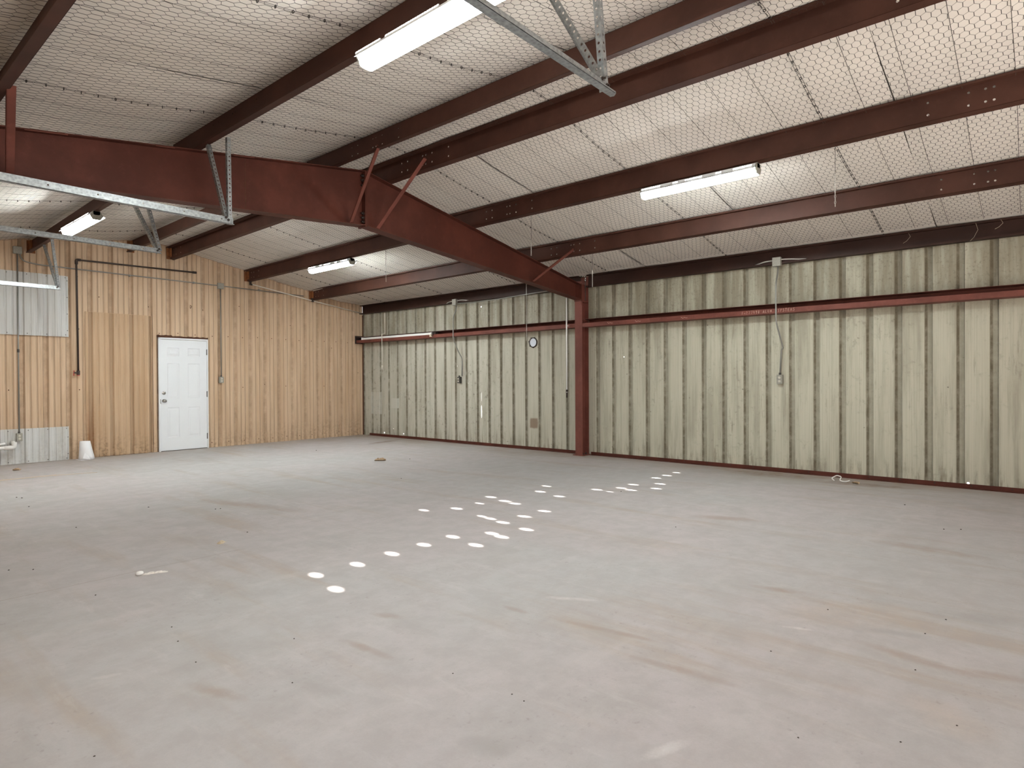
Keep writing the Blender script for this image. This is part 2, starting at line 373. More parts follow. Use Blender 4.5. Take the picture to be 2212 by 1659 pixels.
        for i in range(len(ss) - 1):
            for j in range(len(tt) - 1):
                if (ss[i], tt[j]) in done: continue
                s.f.append((V(ss[i], tt[j]), V(ss[i + 1], tt[j]), V(ss[i + 1], tt[j + 1]), V(ss[i], tt[j + 1])))
        return s

BASE = {}
def off(o):
    p = o; t = Vector((0, 0, 0))
    while p is not None: t += BASE.get(p.name, Vector((0, 0, 0))); p = p.parent
    return t
def thing(name, label, cat, base, group=None, kind=None):
    o = bpy.data.objects.new(name, None); o.empty_display_size = 0.1; COL.objects.link(o)
    o.location = base; BASE[o.name] = Vector(base)
    if label: o['label'] = label
    if cat: o['category'] = cat
    if group: o['group'] = group
    if kind: o['kind'] = kind
    return o
def obj(name, mb, mat, parent=None, label=None, smooth=False, kind=None):
    me = bpy.data.meshes.new(name)
    d = off(parent) if parent else Vector((0, 0, 0))
    me.from_pydata([(x - d.x, y - d.y, z - d.z) for x, y, z in mb.v], [], mb.f)
    me.validate(clean_customdata=False)
    if smooth:
        me.polygons.foreach_set('use_smooth', [True] * len(me.polygons))
    me.materials.append(MAT[mat]); me.update()
    o = bpy.data.objects.new(name, me); COL.objects.link(o)
    if parent: o.parent = parent
    if label: o['label'] = label
    if kind: o['kind'] = kind
    return o
def solo(name, mb, mat, label, cat, group=None, base=None, smooth=False):
    b = base or tuple(np.mean(np.array(mb.v), axis=0)[:2]) + (min(p[2] for p in mb.v),)
    m2 = MB(); m2.v = [(x - b[0], y - b[1], z - b[2]) for x, y, z in mb.v]; m2.f = mb.f
    o = obj(name, m2, mat, None, label, smooth); o.location = b; o['category'] = cat
    if group: o['group'] = group
    return o
def clone(o, loc, **props):
    c = o.copy(); COL.objects.link(c); c.location = loc
    for k, v in props.items(): c[k] = v
    for ch in list(o.children):
        d = ch.copy(); COL.objects.link(d); d.parent = c
        for g in ch.children:
            e = g.copy(); COL.objects.link(e); e.parent = d
    return c

# ================================================================== THE SHELL
# floor slab
m = MB(); m.box(XL - 0.3, XW + 0.06, YB - 0.2, YE + 0.3, -0.2, 0.0)
floor = obj('floor', m, 'concrete', kind='structure')

# pale ground added outside the openings to bounce sunlight up to the ceiling
plain('bounce_ground', (0.46, 0.45, 0.43), 0.9, 0.0, 0.15, 1.0)
m = MB(); m.add([(-26, -30, -0.19), (30, -30, -0.19), (30, 34, -0.19), (-26, 34, -0.19)], [(0, 1, 2, 3)])
obj('ground', m, 'bounce_ground', kind='structure')

# ceiling: insulation blankets running eave to eave, roof deck above
PUR_L = [0.92, 2.42, 3.85]; PUR_R = [4.515, 5.92, 7.33]
ANCH = [XL, 0.95, 2.45, 3.88, 4.50, 5.90, 7.30, 8.70]
def zc(x, y):
    z = zr(min(max(x, XL), XW)) + 0.200
    if abs(x - XR) < 0.25: z -= 0.02 * (1 - abs(x - XR) / 0.25)
    for a, b in zip(ANCH[:-1], ANCH[1:]):
        if a <= x <= b:
            u = (x - a) / (b - a); k = 0.022 if x > XR else 0.030
            if x < XR and y > 10.5: k += 0.03 * min(1, (y - 10.5) / 1.0)
            z -= k * math.sin(math.pi * u) ** 1.5 * (0.75 + 0.4 * math.sin(1.9 * y + a * 3))
    if y > 10.8: z -= 0.05 * min(1.0, (y - 10.8) / 1.2) * max(0.0, min(1.0, (8.6 - x) / 0.6))
    return z
def zc_clip(x, y): return zc(x, y)
ceiling = thing('ceiling', None, None, (4.2, 5.0, 3.0), kind='structure')
xs = sorted(set([round(XL + i * (XW + 0.05 - XL) / 62, 4) for i in range(63)] + [XR]))
seams = [-1.06, 0.89, 2.76, 4.66, 6.56, 8.46, 10.36, YE + 0.12]
GAP = {0.89: 0.006, 2.76: 0.007, 4.66: 0.008}
for i in range(len(seams) - 1):
    a, b = seams[i], seams[i + 1]
    ga = GAP.get(a, 0.001); gb = GAP.get(b, 0.001)
    ys = [a + ga] + [a + (b - a) * k / 8 for k in range(1, 8)] + [b - gb]
    m = MB(); nx = len(xs)
    vs = []
    for j, y in enumerate(ys):
        for x in xs:
            e = 0.012 if j in (0, len(ys) - 1) else 0.0
            # the gap opens and closes along the joint
            yy = y
            if j == 0 and ga > 0.002: yy = a + ga * max(0.05, math.sin(x * 2.1 + a * 2) * 0.6 + 0.4)
            if j == len(ys) - 1 and gb > 0.002: yy = b - gb * max(0.05, math.sin(x * 2.1 + b * 2) * 0.6 + 0.4)
            vs.append((x, yy, zc(x, y) + 0.012 + e))
    fs = [(j * nx + k, j * nx + k + 1, (j + 1) * nx + k + 1, (j + 1) * nx + k) for j in range(len(ys) - 1) for k in range(nx - 1)]
    m.add(vs, fs)
    obj('insulation_blanket', m, 'insulation', ceiling, smooth=True)
# roof deck over everything; behind the camera it has rusted-out screw holes that let sun spots through
SPOTS = [(2.147, 3.246), (2.219, 3.582), (2.533, 3.57), (2.85, 3.593), (3.165, 3.597), (3.474, 3.597), (3.412, 3.28), (3.755, 3.425), (3.724, 3.292),
         (4.041, 3.292), (4.107, 3.616), (4.15, 3.8), (4.17, 3.928), (4.414, 3.617), (4.479, 3.936), (4.716, 3.617), (4.813, 4.074), (4.85, 4.236), (4.918, 4.499),
         (4.578, 4.364), (4.264, 4.359), (4.007, 4.555), (5.416, 3.948), (5.508, 4.279), (5.845, 4.443), (6.016, 3.848), (5.985, 3.669), (6.284, 3.684), (6.238, 3.535),
         (6.577, 3.693), (6.504, 3.354), (6.824, 3.466), (7.203, 3.714), (7.476, 3.704), (7.788, 3.716)]
FAINT = {11: 0.7, 12: 0.45, 21: 0.8, 26: 0.5, 34: 0.7}
def deck_z(x): return zr(x) + 0.25
m = MB()
for x0, x1 in ((XL - 0.15, XR), (XR, XW + 0.15)):
    m.add([(x0, -1.0, deck_z(x0)), (x1, -1.0, deck_z(x1)), (x1, YE + 0.2, deck_z(x1)), (x0, YE + 0.2, deck_z(x0))], [(0, 1, 2, 3)])
    hs = []
    for i, (sx, sy) in enumerate(SPOTS):
        if not (x0 < sx <= x1): continue
        hy = sy - deck_z(sx) / math.tan(SUN_EL)
        k_ = math.sqrt(FAINT.get(i, 1.0)); hs.append((sx, hy, 0.029 * k_, 0.050 * k_))
    m.holed(lambda a, b: (a, b, deck_z(a)), x0, x1, YB - 0.3, -1.0, hs)
obj('roof_deck', m, 'roof_metal', ceiling)

# ---------------- wall sheets
RW = 0.30615
def profile(c0, n, off0, minor, wide=0.0425, flat=0.02, depth=0.034, skew=False):
    fl, fr = (0.034, 0.006) if skew else (flat, flat)
    pts = [(c0 - 0.012, depth + 0.002), (c0 + fr, depth + 0.002), (c0 + wide, 0.0)]
    for k in range(n):
        a = c0 + k * RW
        if minor:
            for q in (0.36, 0.64):
                mx = a + RW * q; pts += [(mx - 0.015, 0.0), (mx - 0.004, 0.009), (mx + 0.004, 0.009), (mx + 0.015, 0.0)]
        e = c0 + (k + 1) * RW
        if k < n - 1: pts += [(e - wide, 0.0), (e - fl, depth), (e + fr, depth), (e + wide, 0.0)]
        else: pts += [(e - wide, 0.0), (e - fl, depth), (e + fr - 0.003, depth)]
    return pts
wall_right = thing('wall_right', None, None, (XW, 3.0, 0.0), kind='structure')
HOLES = [(8.225, 2.691, .013, .013), (8.925, 1.553, .009, .016), (8.633, 1.206, .007, .008), (8.228, 0.94, .0065, .10), (8.228, 0.65, .0065, .13),
         (5.069, 1.629, .010, .010), (11.255, 0.085, .014, .014), (10.581, 0.094, .011, .011), (0.595, 0.060, .014, .012), (10.93, 0.19, .006, .006)]
c0 = 0.3625 - RW * 22
for k in range(26):
    a = c0 + k * 3 * RW
    if a > YE: break
    pts = profile(a, 3, 0, False, skew=True)
    m = MB()
    for (p, q) in zip(pts[:-1], pts[1:]):
        y0, d0 = p; y1, d1 = q
        if y0 > YE - 0.002: continue
        if y1 > YE - 0.002:
            d1 = d0 + (d1 - d0) * (YE - 0.002 - y0) / (y1 - y0); y1 = YE - 0.002
        hs = [(h[0], h[1], h[2], h[3]) for h in HOLES if y0 < h[0] <= y1]
        hs2 = []
        for h in hs:
            yy = min(max(h[0], y0 + h[2] * 1.25 + 0.0005), y1 - h[2] * 1.25 - 0.0005)
            if y1 - y0 > 2.6 * h[2]: hs2.append((yy, h[1], h[2], h[3]))
            else: hs2.append(((y0 + y1) / 2, h[1], (y1 - y0) / 2.6, h[3]))
        f = lambda s_, z_, y0=y0, d0=d0, y1=y1, d1=d1: (XW + d0 + (d1 - d0) * (s_ - y0) / (y1 - y0), s_, z_)
        zt = zr(XW) + 0.262
        m.holed(f, y0, y1, 0.0 if not hs2 else 0.0, zt, hs2)
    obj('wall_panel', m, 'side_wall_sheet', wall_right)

wall_back = thing('wall_back', None, None, (4.2, YE, 0.0), kind='structure')
c0 = 5.72 - RW * 21
k = 0
while c0 + k * 3 * RW < XW:
    a = c0 + k * 3 * RW; k += 1
    pts = [(x, d) for x, d in profile(a, 3, 0, True) if x < XW + 0.02]
    m = MB()
    for (p, q) in zip(pts[:-1], pts[1:]):
        x0, d0 = p; x1, d1 = q
        m.add([(x0, YE + d0, 0), (x1, YE + d1, 0), (x1, YE + d1, zr(x1) + 0.275), (x0, YE + d0, zr(x0) + 0.275)], [(0, 1, 2, 3)])
    obj('wall_panel', m, 'end_wall_sheet', wall_back)
# sheet closing an old doorway, slightly proud, with its own edges
def ribbed_patch(name, x0, x1, z0, z1, y, mat, parent, minor=True, phase=5.72, skew=0.0):
    m = MB(); pts = []
    c = phase - RW * 30
    raw = []
    for kk in range(14): raw += profile(c + kk * 3 * RW, 3, 0, minor, 0.036, 0.020, 0.026)[1 if kk else 0:]
    ins = [p for p in raw if x0 + 0.004 < p[0] < x1 - 0.004]
    def dep(x):
        for p, q in zip(raw[:-1], raw[1:]):
            if p[0] <= x <= q[0] and q[0] > p[0]: return p[1] + (q[1] - p[1]) * (x - p[0]) / (q[0] - p[0])
        return 0.0
    pts = [(x0, dep(x0))] + ins + [(x1, dep(x1))]
    t = 0.004
    for (p, q) in zip(pts[:-1], pts[1:]):
        P = [(p[0], y + p[1], z0), (q[0], y + q[1], z0), (q[0], y + q[1], z1 + skew * (q[0] - x0)), (p[0], y + p[1], z1 + skew * (p[0] - x0))]
        m.extrude(P, (0, t, 0))
    return obj(name, m, mat, parent)
ribbed_patch('infill_panel', 3.20, 4.20, 0.01, 2.435, YE - 0.016, 'infill_sheet', wall_back)
# slim edge angles of the blocked doorway
m = MB(); m.box(3.196, 3.206, YE - 0.02, YE, 0, 2.44); m.box(4.196, 4.206, YE - 0.02, YE, 0, 2.44); m.box(3.196, 4.206, YE - 0.02, YE, 2.434, 2.442)
obj('infill_edge_trim', m, 'infill_sheet', wall_back)
# screws: rows across the end wall
sc = MB(); sc.lathe((0, 0, 0), (0, -1, 0), [(0.009, 0), (0.009, 0.003), (0.0055, 0.004), (0.0055, 0.010), (0.003, 0.011)], 6)
SCREWS = []
for z in (2.143, 0.09, 1.15):
    x = 2.2
    while x < 8.6:
        if not (4.25 < x < 5.25 and z < 2.12): SCREWS.append((x + random.uniform(-.012, .012), z + random.uniform(-.012, .012)))
        x += RW if z != 1.15 else RW * 3
for q in ((3.40, 2.70), (4.16, 2.60), (4.87, 2.66), (5.1, 2.62), (5.8, 2.75), (6.0, 2.5), (6.9, 2.44), (6.32, 1.2), (7.9, 2.0), (8.6, 1.45)): SCREWS.append(q)
first = None
for x, z in SCREWS:
    if first is None:
        first = obj('wall_screw', sc, 'rust'); first.parent = wall_back
        s_ = first
    else:
        s_ = first.copy(); COL.objects.link(s_)
    s_.location = Vector((x, YE - 0.001, z)) - Vector((4.2, YE, 0.0))
# walls behind the camera
wall_left = thing('wall_left', None, None, (XL, 3.0, 0.0), kind='structure')
m = MB()
y = YB
while y < YE:
    for (p, q) in (((0, 0.0), (0.22, 0.0)), ((0.22, 0.0), (0.245, 0.034)), ((0.245, 0.034), (0.28, 0.034)), ((0.28, 0.034), (0.305, 0.0))):
        zl = 2.4 if -2.1 < y < 1.3 else 0.0           # added opening beside the camera, lets in fill daylight
        m.add([(XL - p[1], y + p[0], zl), (XL - q[1], y + q[0], zl), (XL - q[1], y + q[0], zr(XL) + .275), (XL - p[1], y + p[0], zr(XL) + .275)], [(0, 1, 2, 3)])
    y += 0.305
obj('wall_panel', m, 'end_wall_sheet', wall_left)
wall_front = thing('wall_front', None, None, (4.2, YB, 0.0), kind='structure')
m = MB()
x = XL
while x < XW:
    for (p, q) in (((0, 0.0), (0.22, 0.0)), ((0.22, 0.0), (0.245, 0.034)), ((0.245, 0.034), (0.28, 0.034)), ((0.28, 0.034), (0.305, 0.0))):
        a, b = x + p[0], x + q[0]
        zl = 2.9 if 1.2 < x < 5.4 else 0.0            # added opening behind the camera for sun and sky fill
        m.add([(a, YB - p[1], zl), (b, YB - q[1], zl), (b, YB - q[1], zr(b) + .275), (a, YB - p[1], zr(a) + .275)], [(0, 1, 2, 3)])
    x += 0.305
obj('wall_panel', m, 'end_wall_sheet', wall_front)

# base angle along the side wall and the dark corner trim
m = MB(); m.box(XW - 0.005, XW - 0.0005, YB, Y0 - 0.03, 0.002, 0.052); m.box(XW - 0.058, XW - 0.005, YB, Y0 - 0.03, 0.001, 0.006)
m.box(XW - 0.005, XW - 0.0005, Y1 + 0.03, YE - 0.25, 0.002, 0.052); m.box(XW - 0.05, XW - 0.005, Y1 + 0.03, YE - 0.25, 0.001, 0.006)
base = obj('baseboard_right', m, 'primer', kind='structure')
bo = MB(); bo.lathe((0, 0, 0), (-1, 0, 0), [(0.008, 0), (0.008, 0.004), (0.005, 0.005), (0.005, 0.009)], 6)
fb = None
for i in range(34):
    yy = 0.2 + i * 0.35
    if Y0 - 0.1 < yy < Y1 + 0.1: continue
    if fb is None: fb = obj('base_bolt', bo, 'bolt_dark'); fb.parent = base; b_ = fb
    else: b_ = fb.copy(); COL.objects.link(b_)
    b_.location = (XW - 0.005, yy + random.uniform(-.02, .02), 0.03)
m = MB(); m.box(XW - 0.012, XW + 0.004, YE - 0.03, YE - 0.001, 0.0, 2.80)
obj('trim_1', m, 'rust', kind='structure')

# ================================================================== MAIN FRAME
rafter = thing('frame_rafter', 'large red-oxide tapered steel rafter peaking mid-room and landing on the column', 'beam', (XR, 5.805, 3.0))
def zbl(x): return 3.012 - 0.077 * (XR - x)
def zbr(x): return 3.012 - 0.0975 * (x - XR)
YM = (Y0 + Y1) / 2
for sgn, xa, xb in (('l', XL + 0.05, XR - 0.008), ('r', XR + 0.008, 8.512)):
    zb = zbl if sgn == 'l' else zbr
    m = MB(); m.extrude([(xa, YM - 0.003, zb(xa)), (xb, YM - 0.003, zb(xb)), (xb, YM - 0.003, zr(xb)), (xa, YM - 0.003, zr(xa))], (0, 0.006, 0))
    w_ = obj('web', m, 'primer', rafter)
    m = MB(); m.extrude([(xa, Y0, zr(xa) - 0.008), (xb, Y0, zr(xb) - 0.008), (xb, Y0, zr(xb)), (xa, Y0, zr(xa))], (0, Y1 - Y0, 0))
    obj('top_flange', m, 'primer', rafter)
    m = MB(); m.extrude([(xa, Y0, zb(xa)), (xb, Y0, zb(xb)), (xb, Y0, zb(xb) + 0.009), (xa, Y0, zb(xa) + 0.009)], (0, Y1 - Y0, 0))
    obj('bottom_flange', m, 'primer', rafter)
    # splice lines and weld beads
    if sgn == 'l':
        m = MB()
        for x_ in (2.86, 1.9): m.extrude([(x_, YM - 0.0045, zb(x_) + 0.01), (x_ + 0.006, YM - 0.0045, zb(x_) + 0.01), (x_ + 0.006, YM - 0.0045, zr(x_) - 0.01), (x_, YM - 0.0045, zr(x_) - 0.01)], (0, 0.002, 0)); break
        obj('web_splice', m, 'rust', rafter)
        for x0_, x1_ in ((1.15, 1.42), (2.05, 2.2), (2.72, 2.92)):
            m = MB(); m.extrude([(x0_, Y0 - 0.002, zr(x0_) - 0.016), (x1_, Y0 - 0.002, zr(x1_) - 0.016), (x1_, Y0 - 0.002, zr(x1_) - 0.010), (x0_, Y0 - 0.002, zr(x0_) - 0.010)], (0, 0.004, 0))
            obj('weld_bead', m, 'primer_column', rafter)
    else:
        m = MB(); x_ = 5.55; m.box(x_, x_ + 0.004, YM - 0.005, YM - 0.003, zb(x_) + 0.01, zb(x_) + 0.09); obj('web_splice', m, 'rust', rafter)
for dx, w in ((-0.013, 0.012), (0.001, 0.012)):
    m = MB(); m.box(XR + dx, XR + dx + w, Y0 + 0.004, Y1 - 0.004, 2.995, ZR - 0.006)
    obj('splice_plate', m, 'primer', rafter)
nb = MB(); nb.lathe((0, 0, 0), (-1, 0, 0), [(0.019, 0), (0.019, 0.014), (0.011, 0.015), (0.011, 0.03)], 6)
f_ = None
for zz in (3.055, 3.10, 3.15, 3.46, 3.52, 3.57):
    for yy in (Y0 + 0.036, ):
        if f_ is None: f_ = obj('bolt', nb, 'bolt_dark'); f_.parent = rafter; q_ = f_
        else: q_ = f_.copy(); COL.objects.link(q_)
        q_.location = Vector((XR - 0.013, yy, zz)) - BASE[rafter.name]
m = MB(); m.box(8.515, 8.527, Y0, Y1, 2.565, 2.86); obj('end_plate', m, 'primer', rafter)
m = MB(); m.box(8.44, 8.448, Y0 + 0.003, YM, 2.605, 2.83); obj('stiffener', m, 'primer', rafter)

column = thing('steel_column', 'red-oxide steel column standing against the ribbed side wall under the rafter end', 'column', (8.62, 5.805, 0.0))
m = MB(); m.box(8.5285, 8.5365, Y0, Y1, 0.016, 2.90); obj('inner_flange', m, 'primer_column', column)
m = MB(); m.box(8.5365, 8.712, YM - 0.003, YM + 0.003, 0.016, 2.86); obj('web', m, 'primer_column', column)
m = MB(); m.box(8.712, 8.720, Y0, Y1, 0.016, 2.99); obj('outer_flange', m, 'primer_column', column)
m = MB(); m.box(8.495, 8.735, Y0 - 0.025, Y1 + 0.03, 0.0, 0.015); obj('base_plate', m, 'primer_column', column)
m = MB(); m.box(8.5285, 8.718, Y0 + 0.002, YM, 2.56, 2.568); m.box(8.523, 8.5285, Y0 + .01, Y1 - .01, 2.50, 2.565); obj('cap_stiffener', m, 'primer_column', column)
m = MB()
for x_ in (8.58, 8.67): m.lathe((x_, Y0 + 0.03, 0.015), (0, 0, 1), [(0.017, 0), (0.017, 0.014), (0.010, 0.015), (0.010, 0.035)], 6)
obj('anchor_bolt', m, 'bolt_dark', column)

# ---------------- purlins (Z sections with punched lap holes)
PH, PF, PT = 0.195, 0.066, 0.0022
LAP = [5.47, 5.37, 5.115, 5.065, 4.965, 4.71]
NEARLAP = [0.663, 0.401, 0.297, 0.245]
def purlin(x, side, y0, y1, label, group, dx=0.0, dz=0.0, holes=(), clip=False):
    z = zr(x) + 0.001
    sg = 1 if side == 'R' else -1
    base = (x, y0, z)
    nm = thing('roof_purlin', label, 'beam', base, group)
    slope = -SR if side == 'R' else SL
    def Q(a): return a            # x outward from web, +downslope
    def zz(xo): return slope * xo
    # bottom flange to the downslope side, lip up
    m = MB()
    b = sg * PF
    m.prism_y([(x, z), (x + b, z + zz(b)), (x + b, z + zz(b) + PT), (x, z + PT)], y0, y1, dx, dz)
    m.prism_y([(x + b, z + zz(b)), (x + b - sg * PT, z + zz(b)), (x + b - sg * PT, z + zz(b) + 0.02), (x + b, z + zz(b) + 0.02)], y0, y1, dx, dz)
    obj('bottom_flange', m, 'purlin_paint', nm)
    m = MB()
    t = -sg * PF; zt = z + PH
    m.prism_y([(x, zt - PT), (x + t, zt + zz(t) - PT), (x + t, zt + zz(t)), (x, zt)], y0, y1, dx, dz)
    m.prism_y([(x + t, zt + zz(t)), (x + t - (-sg) * PT, zt + zz(t)), (x + t - (-sg) * PT, zt + zz(t) - 0.02), (x + t, zt + zz(t) - 0.02)], y0, y1, dx, dz)
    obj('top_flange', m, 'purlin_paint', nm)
    m = MB()
    L = y1 - y0
    hs = [(h, k, 0.0095, 0.0095) for h in holes if y0 + 0.03 < h < y1 - 0.03 for k in (0.051, 0.148)]
    for e in (0.0, PT):
        m.holed(lambda a, b_: (x + e + dx * (a - y0) / L, a, z + b_ + dz * (a - y0) / L), y0, y1, 0.0, PH, hs)
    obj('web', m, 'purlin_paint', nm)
    if clip:
        m = MB(); m.box(x + dx - 0.03, x + dx - 0.004, y1 - 0.10, y1 - 0.004, z + dz + 0.03, z + dz + PH - 0.01)
        m.box(x + dx - 0.06, x + dx + 0.05, y1 - 0.012, y1 - 0.003, z + dz - 0.005, z + dz + PH - 0.005)
        obj('clip_angle', m, 'orange_clip', nm, 'rusty orange clip angle at the end wall')
    return nm
NG, FG = 'roof purlins of the near bay', 'roof purlins of the far bay'
FARLAP = [6.0, 6.14, 6.2]
P0, P1 = YB + 0.03, 6.34
purlin(PUR_L[0], 'L', P0, P1, 'brown roof purlin at the upper left corner, nearest the door side', NG, holes=LAP)
purlin(PUR_L[1], 'L', P0, P1, 'brown roof purlin carrying the big bright strip light overhead', NG, holes=LAP)
purlin(PUR_L[2], 'L', P0, P1, 'brown roof purlin just left of the ridge, behind the hanging track end', NG, holes=LAP + NEARLAP)
purlin(PUR_R[0], 'R', P0, P1, 'brown roof purlin just right of the ridge in the near bay', NG, holes=LAP + NEARLAP)
purlin(PUR_R[1], 'R', P0, P1, 'brown roof purlin carrying the starry strip light on the right slope', NG, holes=LAP + NEARLAP)
purlin(PUR_R[2], 'R', P0, P1, 'brown roof purlin lowest on the right slope before the eave, near bay', NG, holes=LAP + [0.711, 0.453, 0.349, 0.296])
E1 = YE - 0.02
ENDH = [11.55, 11.75, 11.85]
for x, sd_, dx, dz, lb in ((PUR_L[1], 'L', 0.06, -0.055, 'far-bay roof purlin above the small left strip light, ending in orange rust'),
                           (PUR_L[2], 'L', 0.03, -0.045, 'far-bay roof purlin left of the ridge, with an orange rusty end'),
                           (PUR_R[0], 'R', 0.0, -0.075, 'far-bay roof purlin right of the ridge meeting the tan wall'),
                           (PUR_R[1], 'R', 0.035, -0.05, 'far-bay roof purlin carrying the small strip light above the tan wall'),
                           (PUR_R[2], 'R', 0.055, -0.026, 'far-bay roof purlin lowest before the eave above the tan wall corner')):
    s_ = 0.0035 if sd_ == 'R' else 0.0035
    purlin(x + s_, sd_, 5.56, E1, lb, FG, dx, dz, holes=[h + 0.0 for h in ENDH], clip=True)

# ---------------- eave struts and girts on the side wall
def eave(y0, y1, label):
    e = thing('eave_strut', label, 'beam', (8.72, y0, 2.81), 'eave struts along the side wall')
    m = MB(); m.box(8.722, 8.726, y0, y1, 2.812, 3.0); obj('web', m, 'eave_primer_shaded', e)
    m = MB(); m.box(8.632, 8.722, y0, y1, 2.810, 2.813); m.box(8.632, 8.635, y0, y1, 2.813, 2.832); obj('bottom_flange', m, 'eave_primer_shaded', e)
    m = MB(); m.prism_y([(8.65, 3.012), (8.722, 2.998), (8.722, 3.001), (8.65, 3.015)], y0, y1); m.box(8.65, 8.653, y0, y1, 2.994, 3.013); obj('top_flange', m, 'eave_primer_shaded', e)
    return e
eave(P0, Y0 - 0.004, 'dark eave strut along the wall top right of the column')
eave(Y1 + 0.004, E1 - 0.01, 'dark eave strut along the wall top left of the column')
def girt(y0, y1, label, clip=False):
    g = thing('wall_girt', label, 'beam', (8.63, y0, 2.137), 'horizontal girts on the side wall')
    m = MB(); m.box(8.7345, 8.7385, y0, y1, 2.139, 2.265); obj('web', m, 'primer_column', g)
    m = MB(); m.box(8.532, 8.7345, y0, y1, 2.137, 2.1395); m.box(8.530, 8.5325, y0, y1, 2.137, 2.202); obj('bottom_flange', m, 'primer_column', g)
    m = MB(); m.box(8.530, 8.7345, y0, y1, 2.2625, 2.265); obj('top_flange', m, 'primer_column', g)
    if clip:
        m = MB(); m.box(8.50, 8.73, y1, y1 + 0.012, 2.12, 2.30); obj('end_clip', m, 'bolt_dark', g)
    return g
g_near = girt(P0, Y0 - 0.004, 'brown girt across the wall right of the column, chalk written')
g_far = girt(Y1 + 0.004, YE - 0.05, 'brown girt across the wall left of the column, holding a white tube fixture', True)
# chalk writing on the near girt (flat marks)
def glyph_strokes(txt):
    G = {'1': [[(.3, 0), (.45, 1)]], '-': [[(.1, .35), (.8, .3)]], '2': [[(.1, .8), (.4, 1), (.6, .75), (0, 0), (.7, .05)]], '7': [[(.05, 1), (.7, 1), (.25, 0)]],
         '4': [[(.25, 1), (.1, .45), (.7, .5)], [(.6, .9), (.45, 0)]], '9': [[(.6, .7), (.3, 1), (.15, .7), (.55, .6), (.65, .9), (.5, 0)]], '0': [[(.3, 0), (.1, .5), (.4, 1), (.6, .5), (.3, 0)]],
         'A': [[(0, 0), (.4, 1), (.65, 0)], [(.15, .4), (.6, .4)]], 'L': [[(.2, 1), (.05, 0), (.6, .05)]], 'M': [[(0, 0), (.2, .9), (.35, .3), (.6, .95), (.65, 0)]],
         'E': [[(.6, .95), (.15, 1), (.05, 0), (.6, .05)], [(.1, .5), (.5, .5)]], 'I': [[(.25, 1), (.15, 0)]], 'N': [[(.0, 0), (.2, 1), (.5, 0), (.7, 1)]], 'U': [[(.1, 1), (.1, .1), (.4, 0), (.6, 1)]],
         'S': [[(.65, .9), (.3, 1), (.2, .65), (.6, .4), (.4, 0), (0, .1)]], 'Y': [[(.05, 1), (.35, .55), (.7, 1)], [(.35, .55), (.15, 0)]], 'T': [[(.0, 1), (.75, 1)], [(.4, 1), (.25, 0)]], ' ': [], '.': [[(.1, 0), (.2, .1)]]}
    return [G.get(c, []) for c in txt]
m = MB()
def chalk(txt, ya, yb, zc0, h):
    n = len(txt); st = (ya - yb) / n
    for i, gl in enumerate(glyph_strokes(txt)):
        for pl in gl:
            pts = [(8.5291, ya - (i + 0.1 + p[0] * 0.85) * st, zc0 + 0.0 + p[1] * h + i * 0.0002) for p in pl]
            m.tube(pts, 0.0017, 3)
chalk('1-277490 ALUM. SYSTEMS', 3.105, 2.40, 2.150, 0.040)
obj('chalk_writing', m, 'chalk', g_near, 'pale handwritten chalk lettering')
for yy, zz in ((5.20, 2.17), (4.70, 2.165), (3.94, 2.165)):
    m = MB(); m.tube([(8.529, yy + .05, zz + .012), (8.529, yy + .02, zz - .005), (8.529, yy, zz + .006), (8.529, yy - .03, zz - .004), (8.529, yy - .05, zz)], 0.0022, 3); obj('chalk_squiggle', m, 'chalk', g_near, 'pale chalk squiggle')


# ---------------- flange braces
def lbar(m, a, b, w, t, up=(0, 0, 1), holes=None):
    a = Vector(a); b = Vector(b); d = (b - a).normalized(); u = Vector(up); u = (u - d * u.dot(d)).normalized(); v = d.cross(u)
    for (p, q) in ((u, v), (v, u)):
        P = [a, a + p * w, a + p * w + q * t, a + q * t]
        m.extrude(P, b - a)
    return m
for i, (a, b, up, lb) in enumerate((((4.04, Y0 - 0.004, 3.018), (3.815, 4.95, 3.575), (0, 1, 0), 'diagonal flange brace crossing the rafter left of the ridge splice'),
                       ((4.40, Y0 - 0.004, 3.005), (4.500, 5.03, 3.66), (0, 1, 0), 'diagonal flange brace crossing the rafter right of the ridge splice'),
                       ((7.25, Y0 - 0.004, 2.735), (7.315, 5.05, 3.115), (0, 1, 0), 'diagonal flange brace near the column end of the rafter'),
                       ((1.037, Y0 - 0.004, 2.80), (0.90, 4.93, 3.14), (1, 0, 0), 'upright-looking flange brace at the far left of the rafter'))):
    m = MB(); lbar(m, a, b, 0.045 if i < 3 else 0.05, 0.004, up)
    solo('flange_brace', m, 'primer_column', lb, 'brace', 'flange braces from rafter to purlins', base=a)

# ================================================================== WIRE NETTING UNDER THE INSULATION
netting = thing('wire_netting', 'hexagonal chicken-wire netting stretched under the white ceiling insulation', 'netting', (4.2, 5.5, 3.0))
def seg_mesh(A, B, w):
    """V-shaped wires from arrays of ends"""
    n = len(A); d = B - A; L = np.linalg.norm(d, axis=1, keepdims=True); d = d / L
    s_ = np.cross(d, np.array([0, 0, 1.0])); s_ /= np.linalg.norm(s_, axis=1, keepdims=True)
    dn = np.array([0, 0, -1.0]) * w * 0.9
    V = np.empty((n, 6, 3)); V[:, 0] = A - s_ * w; V[:, 1] = A + dn; V[:, 2] = A + s_ * w; V[:, 3] = B - s_ * w; V[:, 4] = B + dn; V[:, 5] = B + s_ * w
    o = (np.arange(n) * 6)[:, None]
    F = np.concatenate([o + np.array([0, 3, 4, 1]), o + np.array([1, 4, 5, 2])], axis=0)
    return V.reshape(-1, 3), F
